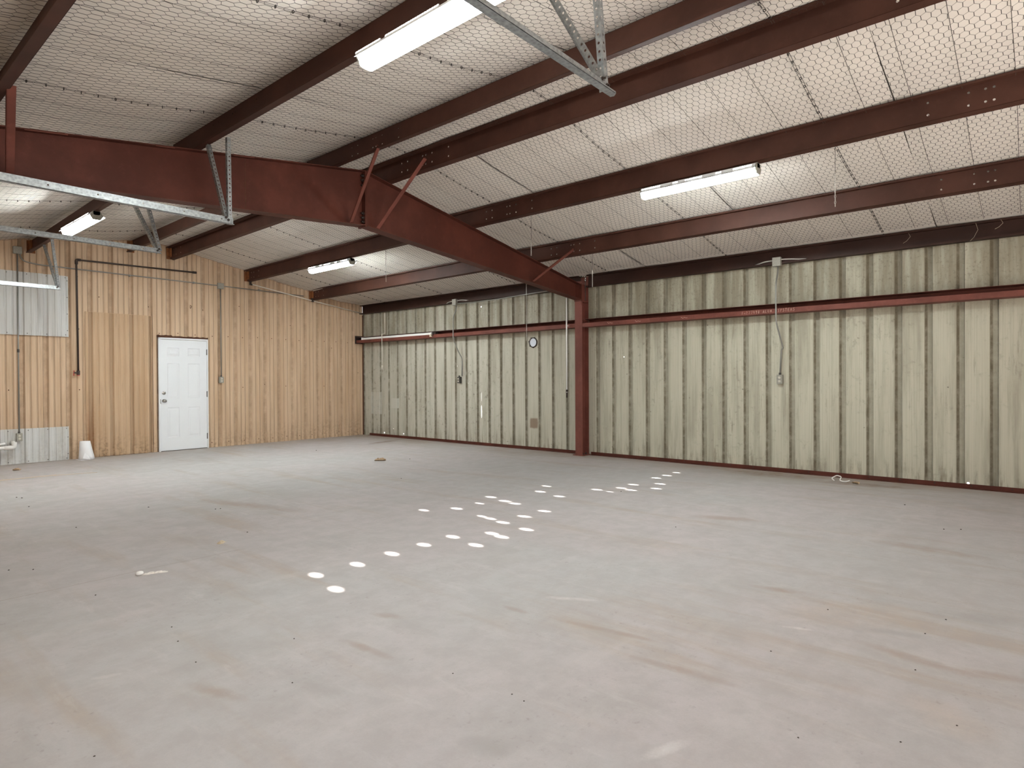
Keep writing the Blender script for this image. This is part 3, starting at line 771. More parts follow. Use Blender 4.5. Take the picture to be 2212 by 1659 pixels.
def np_obj(name, V, F, mat, parent, kind=None):
    me = bpy.data.meshes.new(name); V = V - np.array(off(parent))
    me.vertices.add(len(V)); me.vertices.foreach_set('co', V.astype(np.float32).ravel())
    me.loops.add(F.size); me.loops.foreach_set('vertex_index', F.astype(np.int32).ravel())
    me.polygons.add(len(F)); me.polygons.foreach_set('loop_start', (np.arange(len(F)) * F.shape[1]).astype(np.int32))
    me.update(calc_edges=True); me.materials.append(MAT[mat])
    o = bpy.data.objects.new(name, me); COL.objects.link(o); o.parent = parent
    if kind: o['kind'] = kind
    return o
gx = np.linspace(XL, XW, 200); gy = np.linspace(-1.0, YE, 150)
ZG = np.array([[zc(x, y) for y in gy] for x in gx])
def zg(x, y):
    fx = np.clip((x - gx[0]) / (gx[1] - gx[0]), 0, 198.999); fy = np.clip((y - gy[0]) / (gy[1] - gy[0]), 0, 148.999)
    i = fx.astype(int); j = fy.astype(int); u = fx - i; v = fy - j
    return (ZG[i, j] * (1 - u) * (1 - v) + ZG[i + 1, j] * u * (1 - v) + ZG[i, j + 1] * (1 - u) * v + ZG[i + 1, j + 1] * u * v)
AY, AX, TW = 0.0565, 0.060, 0.040
NI = int((XW - 0.13 - XL) / AX); NJ = int((YE + 0.5) / AY)
I, J = np.meshgrid(np.arange(NI), np.arange(NJ), indexing='ij')
jit = lambda sh: rng.normal(0, 0.0016, sh)
XN = XL + 0.01 + I * AX; YN = -0.5 + (J + 0.5 * (I % 2)) * AY
# slow waviness of the stretched rolls
WV = 0.010 * np.sin(XN * 2.3 + YN * 0.9) + 0.006 * np.sin(XN * 5.1 - YN * 1.7)
x0 = XN + jit(XN.shape); y0 = YN + WV + jit(XN.shape); x1 = XN + TW + jit(XN.shape); y1 = YN + WV + jit(XN.shape)
def P3(x, y): return np.stack([x, y, zg(x, y) - 0.004], axis=-1).reshape(-1, 3)
A_, B_ = [P3(x0, y0)], [P3(x1, y1)]
V1, F1 = seg_mesh(A_[0], B_[0], 0.0021)
ds, de = [], []
for sgn in (0, 1):
    a = (slice(0, NI - 1), slice(0, NJ))
    jj = J[:-1] + np.where(I[:-1] % 2 == 1, 1, 0) - 1 + sgn
    ok = (jj >= 0) & (jj < NJ)
    ii = I[:-1] + 1
    jc = np.clip(jj, 0, NJ - 1)
    xs_, ys_ = x1[:-1][ok], y1[:-1][ok]; xe, ye = x0[ii, jc][ok], y0[ii, jc][ok]
    ds.append(P3(xs_, ys_)); de.append(P3(xe, ye))
V2, F2 = seg_mesh(np.concatenate(ds), np.concatenate(de), 0.0014)
np_obj('hex_mesh', np.concatenate([V1, V2]), np.concatenate([F1, F2 + len(V1)]), 'wire_dark', netting, 'stuff')
# straight line wires and selvedges
ROWS = [1.414, 3.344, 5.28, 7.22, 9.16, 11.07]
lines = []
yy = 1.414 - 0.3225 * 5
while yy < YE: lines.append(yy); yy += 0.3225
sa, sb = [], []
xx = np.arange(XL + 0.02, XW - 0.10, 0.12)
for yy in lines:
    for r in ((0,) if not any(abs(yy - q) < 0.03 for q in ROWS) else (-0.008, 0.009)):
        x_ = xx + 0; y_ = yy + r + 0.006 * np.sin(x_ * 1.7 + yy * 3)
        p = np.stack([x_, y_, zg(x_, y_) - 0.006], axis=-1); sa.append(p[:-1]); sb.append(p[1:])
V, F = seg_mesh(np.concatenate(sa), np.concatenate(sb), 0.0019)
np_obj('line_wire', V, F, 'wire_dark', netting, 'stuff')
# hog rings joining the rolls
hr = MB()
pts = [(0.0, 0.008 * math.cos(a), -0.008 + 0.009 * math.sin(a)) for a in [math.pi * 2 * k / 6 for k in range(7)]]
hr.tube(pts, 0.0032, 4, cap=False)
cand = []
for yy in ROWS:
    x_ = XL + 0.05 + random.uniform(0, .1)
    while x_ < XW - 0.1:
        y_ = yy + 0.006 * math.sin(x_ * 1.7 + yy * 3); z_ = float(zg(np.array(x_), np.array(y_)))
        if not any(abs(x_ - q) < 0.07 for q in PUR_L + PUR_R):
            v = Vector((x_, y_, z_ - 1.27)); d = v.dot(_f)
            if d > 0.3 and abs(v.dot(_r) / d) < 0.86 and abs(v.dot(_u) / d) < 0.65: cand.append((v.length, (x_, y_, z_ - 0.004), random.uniform(-.4, .4)))
        x_ += 0.107 + random.uniform(-.008, .008)
cand.sort()
first = None
nbase = BASE[netting.name]
for dlen, p, rz in cand[:290]:
    if first is None: first = obj('hog_ring', hr, 'ring_dark'); first.parent = netting; o_ = first
    else: o_ = first.copy(); COL.objects.link(o_)
    o_.location = Vector(p) - nbase; o_.rotation_euler = (random.uniform(-.3, .3), 0, rz)
if len(cand) > 290:
    m = MB()
    for dlen, p, rz in cand[290:]: m.add([(a + p[0], b + p[1], c + p[2]) for a, b, c in hr.v], hr.f)
    o_ = obj('far_hog_rings', m, 'ring_dark', netting, kind='stuff')

# ================================================================== STRIP LIGHTS
def strip_light(x, zf, yc, label, pattern, glow='led', L=1.22):
    t = thing('strip_light', label, 'light', (x, yc, zf - 0.10), 'LED strip lights on the purlins')
    y0, y1 = yc - L / 2, yc + L / 2
    m = MB(); m.prism_y([(x - 0.035, zf - 0.045), (x + 0.035, zf - 0.045), (x + 0.035, zf - 0.002), (x - 0.035, zf - 0.002)], y0, y1); obj('housing', m, 'white_paint', t)
    for sg in (-1, 1):
        m = MB(); m.prism_y([(x + sg * 0.035, zf - 0.030), (x + sg * 0.092, zf - 0.064), (x + sg * 0.092, zf - 0.061), (x + sg * 0.035, zf - 0.027)], y0 + .01, y1 - .01)
        obj('reflector_wing', m, 'white_paint', t)
    m = MB()
    pr = [(x - 0.052, zf - 0.045), (x - 0.054, zf - 0.085), (x - 0.044, zf - 0.102), (x - 0.024, zf - 0.109), (x + 0.024, zf - 0.109), (x + 0.044, zf - 0.102), (x + 0.054, zf - 0.085), (x + 0.052, zf - 0.045)]
    m.prism_y(pr, y0 + 0.012, y1 - 0.012); obj('lens', m, glow, t, 'glowing white diffuser', smooth=False)
    for yy in (y0, y1 - 0.012):
        m = MB(); m.prism_y([(x - 0.070, zf - 0.055), (x - 0.04, zf - 0.104), (x + 0.04, zf - 0.104), (x + 0.070, zf - 0.055), (x + 0.038, zf), (x - 0.038, zf)], yy, yy + 0.012); obj('end_cap', m, 'box_metal', t)
    # short rows of bare chips that shine up through the reflector slots
    for a, b in pattern:
        ya, yb = y1 - a * L, y1 - b * L
        n = max(3, int((ya - yb) / 0.02)); m = MB()
        for k in range(n):
            yy = ya + (yb - ya) * (k + 0.5) / n
            m.add([(x - 0.078, yy - 0.006, zf - 0.034), (x - 0.078, yy + 0.006, zf - 0.034), (x - 0.070, yy + 0.006, zf - 0.022), (x - 0.070, yy - 0.006, zf - 0.022)], [(0, 1, 2, 3)])
        ch = obj('uplight_slot', m, 'led_chip', t)
        m = MB(); m.prism_y([(x - 0.077, zf - 0.036), (x - 0.069, zf - 0.022), (x - 0.066, zf - 0.022), (x - 0.066, zf - 0.050), (x - 0.072, zf - 0.050)], yb, ya); obj('slot_bracket', m, 'white_paint', ch)
    return t
PAT = [(0.02, 0.20), (0.31, 0.36), (0.42, 0.57), (0.68, 0.73), (0.82, 0.97)]
strip_light(5.955, zr(5.955) - 0.006, 2.61, 'bright strip light with starry glints under the right-slope purlin', PAT, 'led_near')
strip_light(5.985, zr(5.985) - 0.035, 9.13, 'small bright strip light above the tan wall, right of the rafter', PAT)
strip_light(2.385, zr(2.385) - 0.004, 2.63, 'very large bright strip light at the top of the view', [(0.0, 0.20), (0.24, 0.62), (0.68, 0.95)], 'led_near')
strip_light(2.41, zr(2.41) - 0.035, 9.20, 'small bright strip light at the left behind the door tracks', [(0.03, 0.45), (0.5, 0.95)])

# ================================================================== OVERHEAD DOOR TRACKS
def perforated(name, a, b, w, parent, up, mat='galvanised', pitch=0.038):
    a = Vector(a); b = Vector(b); d = (b - a); L = d.length; d.normalize(); u = Vector(up); u = (u - d * u.dot(d)).normalized(); v = d.cross(u)
    m = MB(); hs = [(s_, w * 0.55, 0.0065, 0.0065) for s_ in np.arange(0.03, L - 0.03, pitch)]
    for p in (u, v):
        q = v if p is u else u
        for e in (0.0, 0.002):
            m.holed(lambda s_, t_: a + d * s_ + p * t_ + q * e, 0.0, L, 0.0, w, hs)
    return obj(name, m, mat, parent)
def track(y, xe, side, struts, label):
    z = 2.613
    t = thing('door_track', label, 'rail', (xe, y, z), 'galvanised overhead door tracks')
    sg = 1 if side == 'far' else -1            # horizontal leg points to the outside of the door
    m = MB(); hs = [(s_, 0.03, 0.006, 0.006) for s_ in np.arange(XL + 0.3, xe - 0.1, 0.30)] + [(xe - 0.03, 0.03, 0.005, 0.005)]
    for e in (0.0, 0.003): m.holed(lambda s_, t_: (s_, y + e * sg, z + t_), XL + 0.02, xe - 0.012, 0.0, 0.055, hs)
    obj('track_angle_upright', m, 'galvanised', t)
    m = MB(); m.extrude([(XL + 0.02, y, z), (xe, y, z), (xe + 0.005, y + sg * 0.018, z), (xe - 0.012, y + sg * 0.038, z), (XL + 0.02, y + sg * 0.038, z)], (0, 0, 0.003))
    m.add([(XL + .02, y + sg * .038, z), (xe - .012, y + sg * .038, z), (xe - .012, y + sg * .038, z + .010), (XL + .02, y + sg * .038, z + .010)], [(0, 1, 2, 3)])
    obj('track_angle_flat', m, 'galvanised', t)
    for a, b, up in struts: perforated('hanger_strut', a, b, 0.032, t, up)
    m = MB()
    for a, b, up in struts: m.lathe((a[0] + 0.0, y - 0.004, a[2] + 0.02), (0, -1, 0), [(0.011, 0), (0.011, 0.007), (0.006, 0.008), (0.006, 0.016)], 6)
    obj('strut_bolt', m, 'bolt_dark', t)
    return t
track(1.545, 2.545, 'near', [((2.505, 1.548, 2.630), (2.41, 1.548, 3.345), (1, 0, 0)), ((2.470, 1.552, 2.650), (2.36, 1.90, 3.33), (-1, 0, 0))],
      'galvanised door track coming in from the top, right under the ridge')
track(5.24, 2.49, 'far', [((2.435, 5.236, 2.622), (2.428, 5.236, 3.345), (1, 0, 0)), ((2.415, 5.245, 2.64), (2.365, 5.47, 3.325), (1, 0, 0))],
      'bright galvanised door track hanging just in front of the rafter')
track(7.02, 2.545, 'near', [((2.515, 7.016, 2.622), (2.39, 7.47, 3.31), (1, 0, 0)), ((2.53, 7.024, 2.64), (2.40, 7.10, 3.31), (1, 0, 0))],
      'dull galvanised door track just beyond the rafter at left')
track(10.84, 2.58, 'far', [((2.535, 10.836, 2.622), (2.42, 11.05, 3.28), (1, 0, 0)), ((2.545, 10.845, 2.64), (2.40, 10.55, 3.28), (1, 0, 0))],
      'white-lit galvanised door track in front of the white wall sheet')

# ================================================================== DOOR IN THE END WALL
door = thing('door_1', None, None, (4.74, YE, 0.0), kind='structure')
YF = YE - 0.030
LX0, LX1, LZ0, LZ1 = 4.340, 5.150, 0.012, 2.03
cols = [(4.455, 4.662), (4.811, 5.025)]; rows = [(0.245, 0.795), (0.962, 1.60), (1.732, 1.886)]
m = MB()
gxs = sorted([LX0, LX1] + [v for c in cols for v in c]); gzs = sorted([LZ0, LZ1] + [v for c in rows for v in c])
for i in range(len(gxs) - 1):
    for j in range(len(gzs) - 1):
        a, b, c, d = gxs[i], gxs[i + 1], gzs[j], gzs[j + 1]
        if (a, b) in cols and (c, d) in rows:
            loops = [(0, YF), (0.012, YF + 0.009), (0.026, YF + 0.009), (0.045, YF + 0.002)]
            vs = []
            for q, yy in loops: vs += [(a + q, yy, c + q), (b - q, yy, c + q), (b - q, yy, d - q), (a + q, yy, d - q)]
            fs = [(k * 4 + e, k * 4 + (e + 1) % 4, k * 4 + 4 + (e + 1) % 4, k * 4 + 4 + e) for k in range(3) for e in range(4)] + [(12, 13, 14, 15)]
            m.add(vs, fs)
        else: m.add([(a, YF, c), (b, YF, c), (b, YF, d), (a, YF, d)], [(0, 1, 2, 3)])
m.add([(LX0, YF, LZ0), (LX0, YE, LZ0), (LX0, YE, LZ1), (LX0, YF, LZ1), (LX1, YF, LZ0), (LX1, YE, LZ0), (LX1, YE, LZ1), (LX1, YF, LZ1)], [(0, 1, 2, 3), (4, 7, 6, 5), (3, 2, 6, 7), (0, 4, 5, 1)])
leaf = obj('door_leaf', m, 'white_paint', door, 'white six-panel door leaf')
m = MB(); m.cbox(4.305, 4.336, YF - 0.012, YE, 0, 2.062, .004); m.cbox(5.154, 5.178, YF - 0.012, YE, 0, 2.062, .004); m.cbox(4.305, 5.178, YF - 0.012, YE, 2.036, 2.064, .004)
obj('door_frame', m, 'white_paint', door)
m = MB(); m.lathe((4.393, YF, 0.917), (0, -1, 0), [(0.034, 0), (0.034, 0.006), (0.018, 0.010), (0.015, 0.032), (0.027, 0.042), (0.031, 0.055), (0.027, 0.068), (0.010, 0.073)], 20)
obj('door_knob', m, 'chrome', leaf, 'round chrome knob', smooth=True)
m = MB(); m.lathe((4.391, YF, 1.06), (0, -1, 0), [(0.033, 0), (0.033, 0.010), (0.026, 0.018), (0.012, 0.020)], 20); obj('deadbolt', m, 'chrome', leaf, 'chrome deadbolt rose', smooth=True)
for zz in (1.82, 1.026, 0.232):
    m = MB(); m.box(5.146, 5.158, YF - 0.008, YF + 0.004, zz - 0.05, zz + 0.05); m.tube([(5.152, YF - 0.010, zz - 0.055), (5.152, YF - 0.010, zz + 0.055)], 0.007, 8); obj('hinge', m, 'dark_metal', door)
m = MB(); m.box(4.328, 4.338, YF - 0.014, YF - 0.009, 0.87, 0.95); obj('strike_plate', m, 'chrome', door)
m = MB(); m.box(LX0, LX1, YF - 0.006, YF + 0.01, 0.0, 0.010); obj('threshold', m, 'dark_metal', door)
# raw rusty cut edge of the sheeting around the frame
m = MB()
top = [(4.29 + 0.9 * i / 30, 2.098 + random.uniform(-.006, .008) + (0.012 if i < 9 else 0)) for i in range(31)]
for p, q in zip(top[:-1], top[1:]):
    m.extrude([(p[0], YE - 0.012, 2.064), (q[0], YE - 0.012, 2.064), (q[0], YE - 0.012, q[1]), (p[0], YE - 0.012, p[1])], (0, 0.011, 0))
zzs = [2.1 * i / 26 for i in range(27)]
for p, q in zip(zzs[:-1], zzs[1:]):
    a = random.uniform(.005, .012); b = random.uniform(.003, .008)
    m.extrude([(5.178, YE - 0.012, p), (5.180 + a, YE - 0.012, p), (5.180 + a, YE - 0.012, q), (5.178, YE - 0.012, q)], (0, 0.011, 0))
    m.extrude([(4.305 - b, YE - 0.012, p), (4.305, YE - 0.012, p), (4.305, YE - 0.012, q), (4.305 - b, YE - 0.012, q)], (0, 0.011, 0))
obj('rusty_cut_edge', m, 'rust', door, 'ragged rusty cut edge of sheeting')

# ================================================================== THINGS ON THE END WALL
# white repair sheets
for nm, a in (('upper', (2.0, 2.965, 2.005, 2.992)), ('lower', (2.0, 2.958, 0.004, 0.545))):
    pass
def patch_thing(x0, x1, z0, z1, label):
    t = thing('repair_sheet', label, 'panel', ((x0 + x1) / 2, YE - 0.02, z0), 'white ribbed repair sheets on the end wall')
    sh = ribbed_patch('sheet', x0, x1, z0, z1, YE - 0.031, 'white_sheet', t)
    m = MB()
    for xx in np.arange(x0 + 0.12, x1, 0.25):
        for zz in (z0 + 0.03, z1 - 0.03): m.lathe((xx, YE - 0.031, zz), (0, -1, 0), [(0.007, 0), (0.007, 0.003), (0.004, 0.008)], 6)
    for zz in np.arange(z0 + 0.1, z1, 0.27): m.lathe((x1 - 0.02, YE - 0.031, zz), (0, -1, 0), [(0.007, 0), (0.007, 0.003), (0.004, 0.008)], 6)
    obj('sheet_screws', m, 'dark_metal', t)
patch_thing(1.55, 2.965, 2.005, 2.992, 'white ribbed repair sheet high on the tan wall behind the door track')
patch_thing(1.55, 2.958, 0.003, 0.545, 'white ribbed repair sheet low on the tan wall by the floor')

def bend(pts, r=0.05, n=5):
    P = [Vector(p) for p in pts]; out = [P[0]]
    for i in range(1, len(P) - 1):
        a = (P[i - 1] - P[i]); b = (P[i + 1] - P[i]); q = min(r, a.length * .45, b.length * .45); a.normalize(); b.normalize()
        s_, e_ = P[i] + a * q, P[i] + b * q
        for k in range(n + 1):
            u = k / n; out.append(s_.lerp(P[i], u).lerp(P[i].lerp(e_, u), u))
    out.append(P[-1]); return out
# long thin conduit across the top
cd = thing('wall_conduit', 'thin pale conduit running level across the upper tan wall', 'conduit', (4.5, YE - 0.03, 3.1))
m = MB(); m.tube(bend([(2.325, YE - 0.035, 3.30), (2.36, YE - 0.035, 3.16), (2.55, YE - 0.03, 3.128), (5.36, YE - 0.03, 3.115), (7.2, YE - 0.03, 3.095)], 0.09), 0.010, 8); obj('pipe', m, 'conduit_metal', cd, smooth=True)
m = MB()
for xx in (3.86, 4.93, 6.2): m.box(xx - .01, xx + .01, YE - 0.045, YE - 0.001, 3.10, 3.135)
obj('pipe_strap', m, 'conduit_metal', cd)
def outlet_drop(name, x, y, ztop, zbot, label, axis='y', jb=True):
    """junction box, straight drop and a two-socket outlet box"""
    t = thing(name, label, 'outlet', (x, y, zbot - 0.11), 'conduit drops with outlet boxes')
    if jb:
        m = MB(); m.cbox(x - 0.055, x + 0.055, y - 0.06, y - 0.001, ztop - 0.005, ztop + 0.105); obj('junction_box', m, 'box_metal', t)
    m = MB(); m.tube([(x, y - 0.03, ztop), (x, y - 0.03, zbot)], 0.010, 8); obj('conduit', m, 'conduit_metal', t, smooth=True)
    m = MB(); m.cbox(x - 0.038, x + 0.038, y - 0.058, y - 0.001, zbot - 0.12, zbot); b = obj('outlet_box', m, 'box_metal', t)
    m = MB()
    for dz in (-0.038, -0.082): m.lathe((x, y - 0.058, zbot + dz), (0, -1, 0), [(0.017, 0), (0.017, 0.003), (0.015, 0.004)], 12)
    s_ = obj('socket', m, 'socket_face', b)
    m = MB(); m.tube([(x, y - 0.03, zbot + 0.001), (x, y - 0.03, zbot + 0.025)], 0.016, 8); obj('connector', m, 'dark_metal', t)
    return t
outlet_drop('outlet_drop', 5.425, YE, 3.06, 1.355, 'grey outlet box on a conduit drop right of the white door')
ld = outlet_drop('outlet_drop', 2.300, YE - 0.034, 3.26, 0.478, 'outlet box on a tall dark conduit crossing both white sheets', jb=True)
m = MB(); m.tube([(2.300, YE - 0.064, 1.73), (2.300, YE - 0.064, 1.78)], 0.016, 8); obj('coupling', m, 'dark_metal', ld)
# black gas pipe with red valve
gp = thing('black_pipe', 'black iron pipe bent over the tan wall with a red valve handle', 'pipe', (3.075, YE - 0.06, 1.4))
m = MB(); m.tube(bend([(4.93, YE - 0.058, 3.305), (3.07, YE - 0.058, 3.275), (3.082, YE - 0.058, 1.42)], 0.05), 0.0145, 10); obj('pipe', m, 'black_pipe', gp, smooth=True)
m = MB(); m.tube(bend([(3.13, YE - 0.058, 3.276), (3.07, YE - 0.058, 3.275), (3.0705, YE - 0.058, 3.20)], 0.045), 0.023, 10); obj('elbow', m, 'black_pipe', gp, smooth=True)
m = MB(); m.tube([(4.90, YE - 0.058, 3.3045), (4.965, YE - 0.058, 3.3055)], 0.022, 8); obj('end_cap', m, 'black_pipe', gp)
m = MB(); m.tube([(3.082, YE - 0.058, 1.455), (3.082, YE - 0.058, 1.385)], 0.024, 10); m.tube([(3.082, YE - 0.058, 1.42), (3.02, YE - 0.058, 1.42)], 0.014, 8); m.tube([(3.082, YE - 0.058, 3.0), (3.082, YE - 0.001, 3.0)], 0.01, 6); v_ = obj('valve', m, 'black_pipe', gp)
m = MB(); m.tube([(3.025, YE - 0.058, 1.455), (3.018, YE - 0.058, 1.37)], 0.009, 6); m.tube([(3.082, YE - 0.058, 1.388), (3.082, YE - 0.058, 1.372)], 0.022, 8); obj('handle', m, 'red_handle', v_, 'faded red valve handle')
# white PVC trap at far left
pv = thing('drain_pipe', 'white plastic drain pipe with elbow at the lower left edge', 'pipe', (2.05, YE - 0.15, 0.25))
m = MB(); m.tube(bend([(1.5, YE - 0.15, 0.262), (2.215, YE - 0.15, 0.275), (2.215, YE - 0.15, 0.345), (2.215, YE - 0.037, 0.345)], 0.05), 0.026, 12); obj('pipe', m, 'white_plastic', pv, smooth=True)
m = MB(); m.tube(bend([(2.10, YE - 0.15, 0.270), (2.22, YE - 0.15, 0.275), (2.222, YE - 0.15, 0.35)], 0.06), 0.033, 12); obj('elbow', m, 'white_plastic', pv, smooth=True)
m = MB(); m.tube([(1.5, YE - 0.06, 0.315), (2.08, YE - 0.06, 0.322), (2.13, YE - 0.055, 0.33)], 0.018, 10); obj('supply_pipe', m, 'white_plastic', pv, smooth=True)
# hook
m = MB(); m.tube([(4.868, YE - 0.001, 2.69), (4.87, YE - 0.03, 2.685), (4.885, YE - 0.035, 2.665), (4.872, YE - 0.03, 2.64), (4.862, YE - 0.025, 2.625)], 0.005, 6)
solo('wall_hook', m, 'rust', 'small rusty hook on the tan wall above the white door', 'hook')
# rod from the purlin end to the corner
rd = thing('hanging_rod', 'pale rod slung under the purlin ends along the upper tan wall to the corner', 'pipe', (7.3, YE - 0.1, 2.8))
m = MB(); m.tube([(6.011, YE - 0.10, 3.205), (7.30, YE - 0.11, 3.010), (8.62, YE - 0.10, 2.834)], 0.011, 8); obj('rod', m, 'pvc_old', rd, smooth=True)
for xx, zz in ((5.985, 3.208), (7.36, 3.003)):
    m = MB(); m.box(xx - .016, xx + .016, YE - 0.125, YE - 0.085, zz - 0.02, zz + 0.055); m.tube([(xx, YE - 0.105, zz - 0.012), (xx + .035, YE - 0.105, zz - 0.012)], .016, 8); obj('rod_clip', m, 'bolt_dark', rd)

# ================================================================== THINGS ON THE SIDE WALL
def wall_drop(yb, ztop, path, yo, zo, label, dark=False):
    t = thing('wired_drop', label, 'outlet', (8.6, yb, zo - 0.1), 'wired outlet drops on the side wall')
    m = MB(); m.cbox(8.568, 8.630, yb - 0.054, yb + 0.054, ztop - 0.06, ztop + 0.06); obj('junction_box', m, 'box_metal', t)
    m = MB(); m.tube(bend(path, 0.06), 0.0105, 8); obj('conduit', m, 'conduit_metal', t, smooth=True)
    m = MB(); m.cbox(8.672, 8.738, yo - 0.035, yo + 0.035, zo - 0.062, zo + 0.062); b = obj('outlet_box', m, 'dark_metal' if dark else 'box_metal', t)
    m = MB()
    for dz in (-0.024, 0.024): m.lathe((8.672, yo, zo + dz), (-1, 0, 0), [(0.017, 0), (0.017, 0.003), (0.014, 0.004)], 12)
    obj('socket', m, 'socket_face', b)
    m = MB(); m.tube([(8.70, yo, zo + 0.062), (8.70, yo, zo + 0.09)], 0.016, 8); obj('connector', m, 'dark_metal', t)
    return t
r_ = wall_drop(2.65, 2.83, [(8.615, 2.642, 2.769), (8.60, 2.642, 2.667), (8.52, 2.64, 2.539), (8.518, 2.64, 2.03), (8.69, 2.60, 1.675), (8.70, 2.625, 1.66), (8.70, 2.645, 1.31)], 2.645, 1.256,
          'speckled outlet box on bent conduit, right part of the side wall')
r_ = wall_drop(8.81, 2.817, [(8.615, 8.777, 2.763), (8.60, 8.79, 2.63), (8.52, 8.78, 2.515), (8.518, 8.78, 2.07), (8.66, 8.76, 1.80), (8.70, 8.71, 1.70), (8.70, 8.72, 1.345)], 8.80, 1.268,
          'dark outlet box on bent conduit, left part of the side wall', True)
# loose wires looping out of the boxes
m = MB(); m.tube(bend([(8.655, 2.95, 2.832), (8.62, 2.82, 2.855), (8.60, 2.71, 2.853), (8.60, 2.58, 2.857), (8.62, 2.47, 2.850), (8.66, 2.30, 2.832)], 0.05), 0.008, 6)
solo('loose_cable', m, 'wire_grey', 'white cable looping through the junction box right of the column', 'cable', base=(8.62, 2.6, 2.83), smooth=True)
m = MB(); m.tube(bend([(8.655, 9.12, 2.815), (8.60, 9.0, 2.831), (8.60, 8.88, 2.842), (8.60, 8.73, 2.844), (8.61, 8.62, 2.846), (8.66, 8.42, 2.82)], 0.05), 0.008, 6)
solo('loose_cable', m, 'wire_grey', 'white cable looping through the junction box left of the column', 'cable', base=(8.62, 8.8, 2.81), smooth=True)
m = MB(); m.tube([(8.60, 8.73, 2.786), (8.58, 8.3, 2.765), (8.53, 7.6, 2.765), (8.50, 6.85, 2.785), (8.49, 6.3, 2.80)], 0.010, 8)
solo('eave_conduit', m, 'conduit_metal', 'straight pale conduit running along the eave to the rafter', 'conduit', base=(8.55, 7.5, 2.76), smooth=True)
# tube fixture lying on the girt
tf = thing('tube_fixture', 'old white tube light fixture lying in the girt in the far corner', 'light', (8.60, 10.6, 2.1396))
m = MB(); m.prism_y([(8.545, 2.140), (8.625, 2.140), (8.630, 2.180), (8.615, 2.250), (8.560, 2.250), (8.540, 2.200)], 9.46, 11.80); obj('housing', m, 'white_plastic', tf)
m = MB(); m.prism_y([(8.536, 2.140), (8.635, 2.140), (8.635, 2.256), (8.536, 2.256)], 9.44, 9.462); m.prism_y([(8.536, 2.140), (8.635, 2.140), (8.635, 2.256), (8.536, 2.256)], 11.80, 11.822); obj('end_cap', m, 'white_plastic', tf)
m = MB(); m.cbox(8.545, 8.62, 9.32, 9.425, 2.140, 2.25); m.tube(bend([(8.52, 9.44, 2.21), (8.50, 9.40, 2.18), (8.505, 9.36, 2.16), (8.50, 9.34, 2.20), (8.55, 9.36, 2.225)], .02), .006, 6); obj('lamp_holder', m, 'bolt_dark', tf)
m = MB(); m.cbox(8.500, 8.527, 9.40, 9.46, 2.155, 2.20); obj('broken_socket', m, 'tan_wrap', tf)
# round vent
vt = thing('round_vent', 'round white vent ringed with dark bolts on the side wall', 'vent', (XW - 0.02, 6.93, 1.94))
m = MB(); m.lathe((XW - 0.0005, 6.932, 1.941), (-1, 0, 0), [(0.078, 0), (0.078, 0.008), (0.070, 0.012)], 28); obj('disc', m, 'vent_white', vt, 'pale translucent-looking disc')
m = MB()
n = 28
prof = [(0.076, 0.0), (0.094, 0.0), (0.094, 0.012), (0.076, 0.016)]
vs = []; fs = []
for k in range(n):
    a = 2 * math.pi * k / n
    for r, h in prof: vs.append((XW - 0.0006 - h, 6.932 + r * math.cos(a), 1.941 + r * math.sin(a)))
for k in range(n):
    for e in range(4): fs.append((k * 4 + e, k * 4 + (e + 1) % 4, ((k + 1) % n) * 4 + (e + 1) % 4, ((k + 1) % n) * 4 + e))
m.add(vs, fs); obj('ring', m, 'bolt_dark', vt)
m = MB()
for k in range(7):
    a = 2 * math.pi * (k + .2) / 7; m.lathe((XW - 0.008, 6.932 + 0.092 * math.cos(a), 1.941 + 0.092 * math.sin(a)), (-1, 0, 0), [(0.013, 0), (0.013, 0.010), (0.006, 0.014)], 6)
obj('bolt_heads', m, 'bolt_dark', vt)
# hanging pipes, strings and chains
def chain(x, y, z0, z1, label, links, mat='wire_grey', wire=0.45):
    t = thing('hanging_chain', label, 'chain', (x, y, z1), 'thin chains hanging from the roof')
    zm = z0 + (z1 - z0) * wire
    if wire > 0: m = MB(); m.tube([(x, y, z0), (x, y, zm)], 0.0022, 5); obj('wire', m, 'wire_dark', t)
    m = MB(); n = max(4, int((zm - z1) / 0.024))
    for k in range(n):
        zc_ = zm - (k + .5) * (zm - z1) / n; a = (k % 2) * math.pi / 2
        pts = [(x + 0.0055 * math.cos(q) * math.cos(a), y + 0.0055 * math.cos(q) * math.sin(a), zc_ + 0.014 * math.sin(q)) for q in [2 * math.pi * e / 8 for e in range(9)]]
        m.tube(pts, 0.0019, 4, cap=False)
    obj('links', m, mat, t)
chain(5.99, 1.352, zr(5.99) - 0.002, 2.78, 'long thin chain hanging beside the starry strip light', 20)
chain(5.99, 4.78, zr(5.99) - 0.002, 2.81, 'thin chain hanging below the ceiling just above the rafter', 16, wire=0.6)
chain(5.99, 7.65, zr(5.99) - 0.002, 2.79, 'thin chain hanging past the small strip light near the tan wall', 16, wire=0.5)
chain(7.39, 4.79, 3.06, 2.577, 'thin chain hanging at the eave right of the column', 14, wire=0.5)
chain(7.37, 5.98, 3.06, 1.865, 'long thin chain hanging above the round vent', 20, wire=0.1)
pv = thing('water_pipe', 'thin white upright pipe left of the column', 'pipe', (8.62, 6.06, 1.0))
m = MB(); m.tube([(8.46, 6.00, 2.70), (8.46, 6.0, 1.05)], 0.012, 10); m.tube([(8.46, 6.0, 2.17), (8.53, 6.0, 2.17)], 0.006, 6); obj('pipe', m, 'white_plastic', pv, smooth=True)
